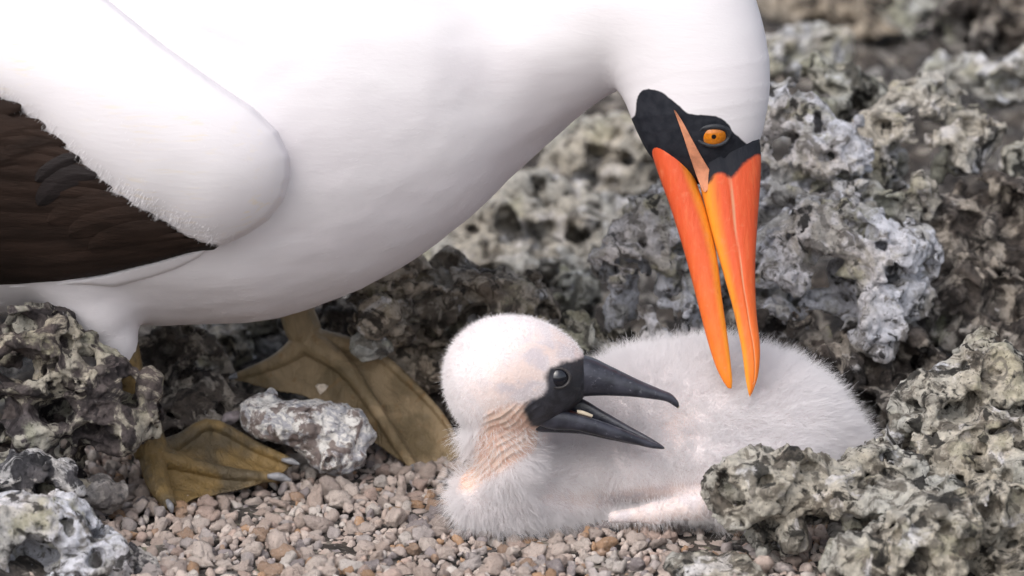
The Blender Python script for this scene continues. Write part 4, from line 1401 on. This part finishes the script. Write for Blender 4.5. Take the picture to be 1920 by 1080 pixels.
CM_MASK = [(1108, 662), (1078, 674), (1050, 681), (1030, 691), (1022, 709), (1025, 727), (1014, 742), (994, 752), (982, 767), (988, 788), (1012, 804), (1060, 812), (1160, 806), (1160, 662)]
CM_CHEEK = [(975, 615), (1060, 615), (1108, 660), (1050, 690), (1030, 740), (985, 765), (915, 775), (895, 735), (915, 690), (940, 665)]
CM_PINK = [(1005, 756), (965, 758), (915, 772), (893, 815), (880, 860), (862, 895), (858, 922), (880, 924), (925, 894), (985, 856), (1026, 836), (1030, 806)]

SLIT = [(1000, 918), (1100, 915), (1220, 905), (1312, 897), (1318, 915), (1230, 930), (1150, 950), (1060, 955), (1000, 945)]

def build_chick():
    base = W(1150, 960, 0.0)
    base[2] = 0.0
    root = link("chick", None, base=base)
    tag(root, "downy white chick with open black bill lying on the gravel", "chick")
    h = 0.095
    lo = np.array([-3.6, -7.4, -0.6])
    hi = np.array([14.6, 5.2, 9.2])
    f = sdf_grid(chick_sdf, lo, hi, h)
    v, q = surface_nets(f, lo, h)
    v = project(chick_sdf, v, 2)
    el = np.concatenate([q[:, [0, 1]], q[:, [1, 2]], q[:, [2, 3]], q[:, [3, 0]]])
    deg = np.bincount(el[:, 0], minlength=len(v)) + np.bincount(el[:, 1], minlength=len(v))
    for it in range(40):
        nv = np.stack([np.bincount(el[:, 0], v[el[:, 1], k], len(v)) + np.bincount(el[:, 1], v[el[:, 0], k], len(v)) for k in range(3)], 1) / deg[:, None]
        v = v + (nv - v) * (0.55 if it % 2 == 0 else -0.56)
    nn = vert_normals(v, q)
    px, py = PX(v)
    mask = np.clip(0.5 + (poly_dist(px, py, [tuple(q) for q in resample(CM_MASK + CM_MASK[:1], 90)]) + fbm(v.astype(np.float32), 3.0, 2, 8) * 3) / 22, 0, 1) * (v[:, 1] < -2.4) * (px < 1112) * ((py < 815) & (px + (py - 700) < 1160))
    cheek = np.clip(0.5 + poly_dist(px, py, CM_CHEEK) / 80, 0, 1)
    pink = np.clip(0.5 + poly_dist(px, py, CM_PINK) / 16, 0, 1)
    headside = v[:, 1] < -1.0
    cheek *= headside
    cheek = np.maximum(cheek, 0.7 * (in_poly(px, py, [(1120, 925), (1340, 900), (1340, 1000), (1120, 1000)]) & (v[:, 1] < -2.6)))
    cheek = np.maximum(cheek, np.clip(0.5 + poly_dist(px, py, SLIT) / 24, 0, 1) * (v[:, 1] < -1.5) * 0.5)
    pink *= headside
    arm = np.clip(0.5 + poly_dist(px, py, [(1230, 790), (1262, 760), (1300, 770), (1300, 830), (1262, 840)]) / 40, 0, 1) * (v[:, 1] < -0.5)
    # wrinkled bare neck
    s = (px * 0.52 + py * 0.85 - 0.0022 * (px - 950) ** 2) / 14.0 + fbm(v.astype(np.float32), 0.55, 2, 4) * 1.1
    link("body", mesh_data("body", v - base, q, M_CSKIN, {"mask": mask, "cheek": cheek, "pink": np.maximum(pink, arm * 0.35), "wrinkle": s}), root)
    # down
    pink_d = np.clip(pink * 1.0, 0, 1)
    wt = (1 - np.clip(mask * 3, 0, 1)) * (1 - 0.84 * cheek) * (1 - 0.88 * pink_d) * (1 - 0.5 * arm)
    wt *= np.where(v[:, 2] < 0.1, 0.1, 1.0)
    wt *= np.where(in_poly(px, py, [(1120, 915), (1340, 890), (1340, 1000), (1120, 1000)]) & (v[:, 1] < -3.0), 0.7, 1.0)
    wt *= np.where((px > 950) & (py < 640) & (py > 500) & (v[:, 1] < -2), 0.8, 1.0)
    N1 = 200000
    p, pn = scatter(v, q, N1, wt)
    ppx, ppy = PX(p)
    # clumps: neighbouring strands lean together
    cl = np.stack([fbm((p * 1.0).astype(np.float32), 2.6, 2, sd) for sd in (50, 54, 58)], 1)
    flow = np.array([0.25, 0.0, -0.15])[None] + cl * 0.36
    flow = flow - pn * (flow * pn).sum(1, keepdims=True)
    onhead = (ppx < 1110) & (ppy < 800) & (p[:, 1] < -1.0)
    L = np.where(onhead, RNG.uniform(0.12, 0.27, N1), RNG.uniform(0.34, 0.82, N1))
    ck = np.clip(0.5 + poly_dist(ppx, ppy, CM_CHEEK) / 80, 0, 1) * (p[:, 1] < -1.0)
    L = L * (1 - 0.6 * ck)
    fl = in_poly(ppx, ppy, [(1120, 915), (1340, 890), (1340, 1000), (1120, 1000)]) & (p[:, 1] < -3.0)
    L = np.where(fl, L * 0.45, L)
    slit = np.clip(0.5 + poly_dist(ppx, ppy, SLIT) / 24, 0, 1) * (p[:, 1] < -1.5)
    L = L * (1 - 0.75 * slit)
    md = np.clip(0.5 + poly_dist(ppx, ppy, CM_MASK) / 40, 0, 1)
    L = L * (1 - 0.75 * md * (p[:, 1] < -1.8))
    dr = pn * 0.8 + flow * 0.45 + RNG.normal(0, 0.22, p.shape)
    bend = flow * 0.3 + np.array([0, 0, -0.12])[None] + RNG.normal(0, 0.15, p.shape)
    hair("down", root, base, p - pn * 0.02, dr, L, bend, 5, 0.0050, 0.0015, M_DOWN, kink=0.04)["kind"] = "stuff"
    # bill
    up = [((1012, 752), (1050, 664), -4.00, 0.76), ((1058, 748), (1103, 669), -4.00, 0.68), ((1108, 741), (1148, 689), -4.05, 0.52), ((1172, 742), (1198, 713), -4.15, 0.36), ((1218, 747), (1238, 730), -4.22, 0.26),
          ((1248, 752), (1259, 739), -4.26, 0.19), ((1264, 761), (1271, 752), -4.30, 0.11), ((1271, 766), (1274, 763), -4.30, 0.03)]
    V, F, al, *_ = loft(up, 24, 0.8)
    link("upper_mandible", mesh_data("upper_mandible", V - base, F, M_CBILL, {"along": al}), root)
    near = [((985, 752), (984, 786), -4.55, 0.22), ((1028, 764), (1030, 804), -4.65, 0.24), ((1075, 775), (1080, 807), -4.65, 0.22), ((1122, 788), (1130, 819), -4.60, 0.20), ((1170, 806), (1175, 829), -4.50, 0.17), ((1215, 825), (1215, 839), -4.40, 0.13), ((1238, 834), (1240, 842), -4.32, 0.08), ((1246, 840), (1247, 841), -4.30, 0.02)]
    far = [((990, 742), (990, 775), -3.45, 0.2), ((1035, 742), (1035, 780), -3.40, 0.22), ((1085, 745), (1085, 788), -3.50, 0.2), ((1130, 770), (1132, 805), -3.70, 0.19), ((1180, 799), (1182, 822), -3.95, 0.16), ((1218, 820), (1220, 836), -4.18, 0.12), ((1240, 834), (1241, 841), -4.28, 0.07), ((1246, 839), (1247, 841), -4.30, 0.02)]
    Va, Fa, aa, *_ = loft(near, 18, 0.9)
    Vb, Fb, ab, *_ = loft(far, 18, 0.9)
    chin = [((985, 768), (985, 792), -4.0, 0.55), ((1008, 780), (1008, 806), -4.00, 0.6), ((1040, 790), (1040, 808), -4.00, 0.58), ((1090, 797), (1090, 811), -4.05, 0.5), ((1140, 810), (1140, 822), -4.10, 0.38), ((1190, 824), (1190, 833), -4.22, 0.2), ((1225, 836), (1225, 839), -4.28, 0.08)]
    Vc, Fc, ac, *_ = loft(chin, 18, 0.9)
    V = np.vstack([Va, Vb, Vc])
    F = Fa + [[x + len(Va) for x in f] for f in Fb] + [[x + len(Va) + len(Vb) for x in f] for f in Fc]
    lm = link("lower_mandible", mesh_data("lower_mandible", V - base, F, M_CBILL, {"along": np.concatenate([aa, ab, ac * 0.9])}), root)
    tg = [((1010, 756), (1010, 784), -3.95, 0.42), ((1050, 765), (1050, 788), -4.00, 0.4), ((1090, 776), (1090, 793), -4.10, 0.3), ((1112, 785), (1112, 794), -4.18, 0.12)]
    V, F, *_ = loft(tg, 14, 0.9)
    link("tongue", mesh_data("tongue", V - base, F, plain("dark_red_mouth", (0.075, 0.018, 0.014), 0.35, 0.5, 0.3)), lm)
    fl_ = [((1082, 768), (1082, 775), -4.52, 0.05), ((1096, 771), (1097, 779), -4.54, 0.07), ((1112, 778), (1110, 783), -4.52, 0.04)]
    V, F, *_ = loft(fl_, 10, 0.9)
    link("bill_flake", mesh_data("bill_flake", V - base, F, plain("pale_flake", (0.55, 0.47, 0.36), 0.6)), lm)
    # eyes
    for side in (0, 1):
        px0, py0 = 1047.0, 709.0
        y = float(trace(chick_sdf, np.array([px0]), np.array([py0]))[0])
        c = W(px0, py0, y)
        out = np.array([0.12, -1.0, 0.12])
        if side:
            c = c.copy(); c[1] = -8.0 - c[1]
            out = out * np.array([1, -1, 1])
        out /= np.linalg.norm(out)
        ax = np.cross(out, [0, 0, 1.0]); ax /= np.linalg.norm(ax)
        ay = np.cross(ax, out)
        R = 0.46
        ce = c - out * (R - 0.13)
        V, F, rad = [], [], []
        nr, ns = 14, 28
        for i in range(nr + 1):
            th = i / nr * 1.5
            for k in range(ns):
                ph = 2 * math.pi * k / ns
                V.append(ce + R * (math.cos(th) * out + math.sin(th) * (math.cos(ph) * ax + math.sin(ph) * ay)))
                rad.append(R * math.sin(th))
        for i in range(nr):
            for k in range(ns):
                a0, b0 = i * ns + k, i * ns + (k + 1) % ns
                F.append([a0, a0 + ns, b0 + ns, b0])
        e = link("eye", mesh_data("eye", np.array(V) - base, F, M_CEYE, {"rad": np.array(rad)}), root)
        V, F = [], []
        for i in range(32):
            a = 2 * math.pi * i / 32
            rdir = ax * math.cos(a) + ay * math.sin(a) * 0.85
            cc = c + rdir * 0.42 - out * 0.01
            for j in range(8):
                t = 2 * math.pi * j / 8
                V.append(cc + rdir * 0.06 * math.cos(t) + out * 0.06 * math.sin(t))
        for i in range(32):
            for j in range(8):
                F.append([i * 8 + j, ((i + 1) % 32) * 8 + j, ((i + 1) % 32) * 8 + (j + 1) % 8, i * 8 + (j + 1) % 8])
        link("eyelid", mesh_data("eyelid", np.array(V) - base, F, M_CLID), e)
M_CEYE = eye_mat("dark_chick_eye", (0.006, 0.007, 0.012), 0.30, (0.016, 0.018, 0.026), 0.36, (0.035, 0.032, 0.034))
M_CLID = plain("chick_eyelid_skin", (0.036, 0.033, 0.034), 0.5, 0.4, 0.3, 5.0, 0.3)
build_chick()

# ------------------------------------------------------------------ gravel
def pebble_shape(rng, smooth):
    bm = bmesh.new()
    bmesh.ops.create_icosphere(bm, subdivisions=3 if smooth else 2, radius=1.0)
    v = np.array([x.co[:] for x in bm.verts])
    faces = [[x.index for x in f.verts] for f in bm.faces]
    bm.free()
    # cut by random planes: chips with flat sides and blunt edges
    d = np.ones(len(v))
    for _ in range(rng.integers(6, 11)):
        n = rng.normal(0, 1, 3); n /= np.linalg.norm(n)
        off = rng.uniform(0.36, 0.80)
        c = v @ n
        lim = np.where(c > 0.05, off / np.maximum(c, 0.05), 9.0)
        d = smin(d, lim, 0.025)
    v = v * d[:, None]
    o9 = rng.uniform(0, 9, 3)
    v = v + v * (fbm((v + o9).astype(np.float32), 1.3, 2, int(rng.integers(90))) * 0.22)[:, None]
    v = v + v * (-np.abs(fbm((v + o9).astype(np.float32), 2.4, 3, int(rng.integers(90)), 0.65)) * 0.34 + 0.08)[:, None]
    return v * np.array([rng.uniform(0.85, 1.25), rng.uniform(0.75, 1.05), rng.uniform(0.6, 0.95)]) * 1.36, np.array(faces)

def rot(rng):
    q = rng.normal(0, 1, 4); q /= np.linalg.norm(q)
    w_, x, y, z = q
    return np.array([[1 - 2 * (y * y + z * z), 2 * (x * y - z * w_), 2 * (x * z + y * w_)], [2 * (x * y + z * w_), 1 - 2 * (x * x + z * z), 2 * (y * z - x * w_)], [2 * (x * z - y * w_), 2 * (y * z + x * w_), 1 - 2 * (x * x + y * y)]]), q

def build_gravel():
    rng = np.random.default_rng(5)
    fine = [pebble_shape(rng, True) for _ in range(16)]
    coarse = [pebble_shape(rng, True) if i < 0 else pebble_shape(rng, False) for i in range(24)]
    spots = []
    cell = {}
    def free(x, y, r, k):
        cx, cy = int(x // 1), int(y // 1)
        for i in range(cx - 1, cx + 2):
            for j in range(cy - 1, cy + 2):
                for (a, b, c) in cell.get((i, j), ()):
                    if (x - a) ** 2 + (y - b) ** 2 < (k * (r + c)) ** 2:
                        return False
        return True
    for rr, tries in ((0.42, 110), (0.34, 500), (0.275, 2400), (0.22, 6000), (0.17, 10000), (0.125, 10000)):
        for _ in range(tries):
            x, y = rng.uniform(-20, 11.5), rng.uniform(-15.5, 8.5)
            r = rr * rng.uniform(0.88, 1.12)
            if free(x, y, r, 0.80):
                cell.setdefault((int(x // 1), int(y // 1)), []).append((x, y, r))
                z = float(ground_z(np.array(x), np.array(y))) + r * rng.uniform(0.15, 0.75) + (0.22 * math.sin(x * 0.9 + 1) * math.cos(y * 0.7))
                spots.append((x, y, z, r))
    S = np.array(spots)
    px, py = PX(S[:, :3])
    vis = (px > 120) & (px < 1345) & (py > 870) & (py < 1085) & ~((px > 835) & (py < 968) & (S[:, 1] > -4.6)) & ~((px < 200) & (S[:, 1] < -5.5))
    vis &= ~((py < 905) & (px < 560)) & ~((px > 260) & (px < 560) & (py < 930) & (S[:, 1] > 0.5))
    score = np.where(vis, S[:, 3] * (1 + 0.02 * (-S[:, 1])), -1)
    top = np.argsort(-score)[:300]
    top = [i for i in top if score[i] > 0]
    meshes = [mesh_data("pebble", v, f, M_PEB, {"rnd": np.full(len(v), i / 16.0)}) for i, (v, f) in enumerate(fine)]
    for i in top:
        o = bpy.data.objects.new("pebble", meshes[int(rng.integers(16))])
        COL.objects.link(o)
        o.parent = GROUND
        o.location = tuple(S[i, :3] * CM)
        o.rotation_euler = (rng.normal(0, 0.45), rng.normal(0, 0.45), rng.uniform(0, 6.28))
        o.scale = (S[i, 3],) * 3
    rest = np.setdiff1d(np.arange(len(S)), top)
    V, F, A, off = [], [], [], 0
    for i in rest:
        v, f = coarse[int(rng.integers(24))]
        R_, _ = rot(rng)
        V.append(v @ R_.T * S[i, 3] + S[i, :3])
        F.append(f + off)
        A.append(np.full(len(v), rng.random()))
        off += len(v)
    g = link("gravel", mesh_data("gravel", np.vstack(V), np.vstack(F), M_PEB, {"rnd": np.concatenate(A)}), GROUND)
    g["kind"] = "stuff"
    # two stray pebbles that stand out
    for (px, py, y, r, nm, lb, col) in ((433, 786, 4.6, 0.30, "pebble", "round mauve grey pebble touching the speckled stone", (0.27, 0.235, 0.245)), (604, 729, 5.2, 0.21, "pebble", "tiny tan pebble balanced on top of the speckled stone", (0.40, 0.34, 0.28))):
        v, f = pebble_shape(rng, True)
        c = W(px, py, y)
        tag(link(nm, mesh_data(nm, v * np.array([1, 1, 1.15]) * r, f, plain("stray_pebble", col, 0.7, 0.3, 0.2, 3.0, 0.4)), base=c), lb, "pebble")
build_gravel()
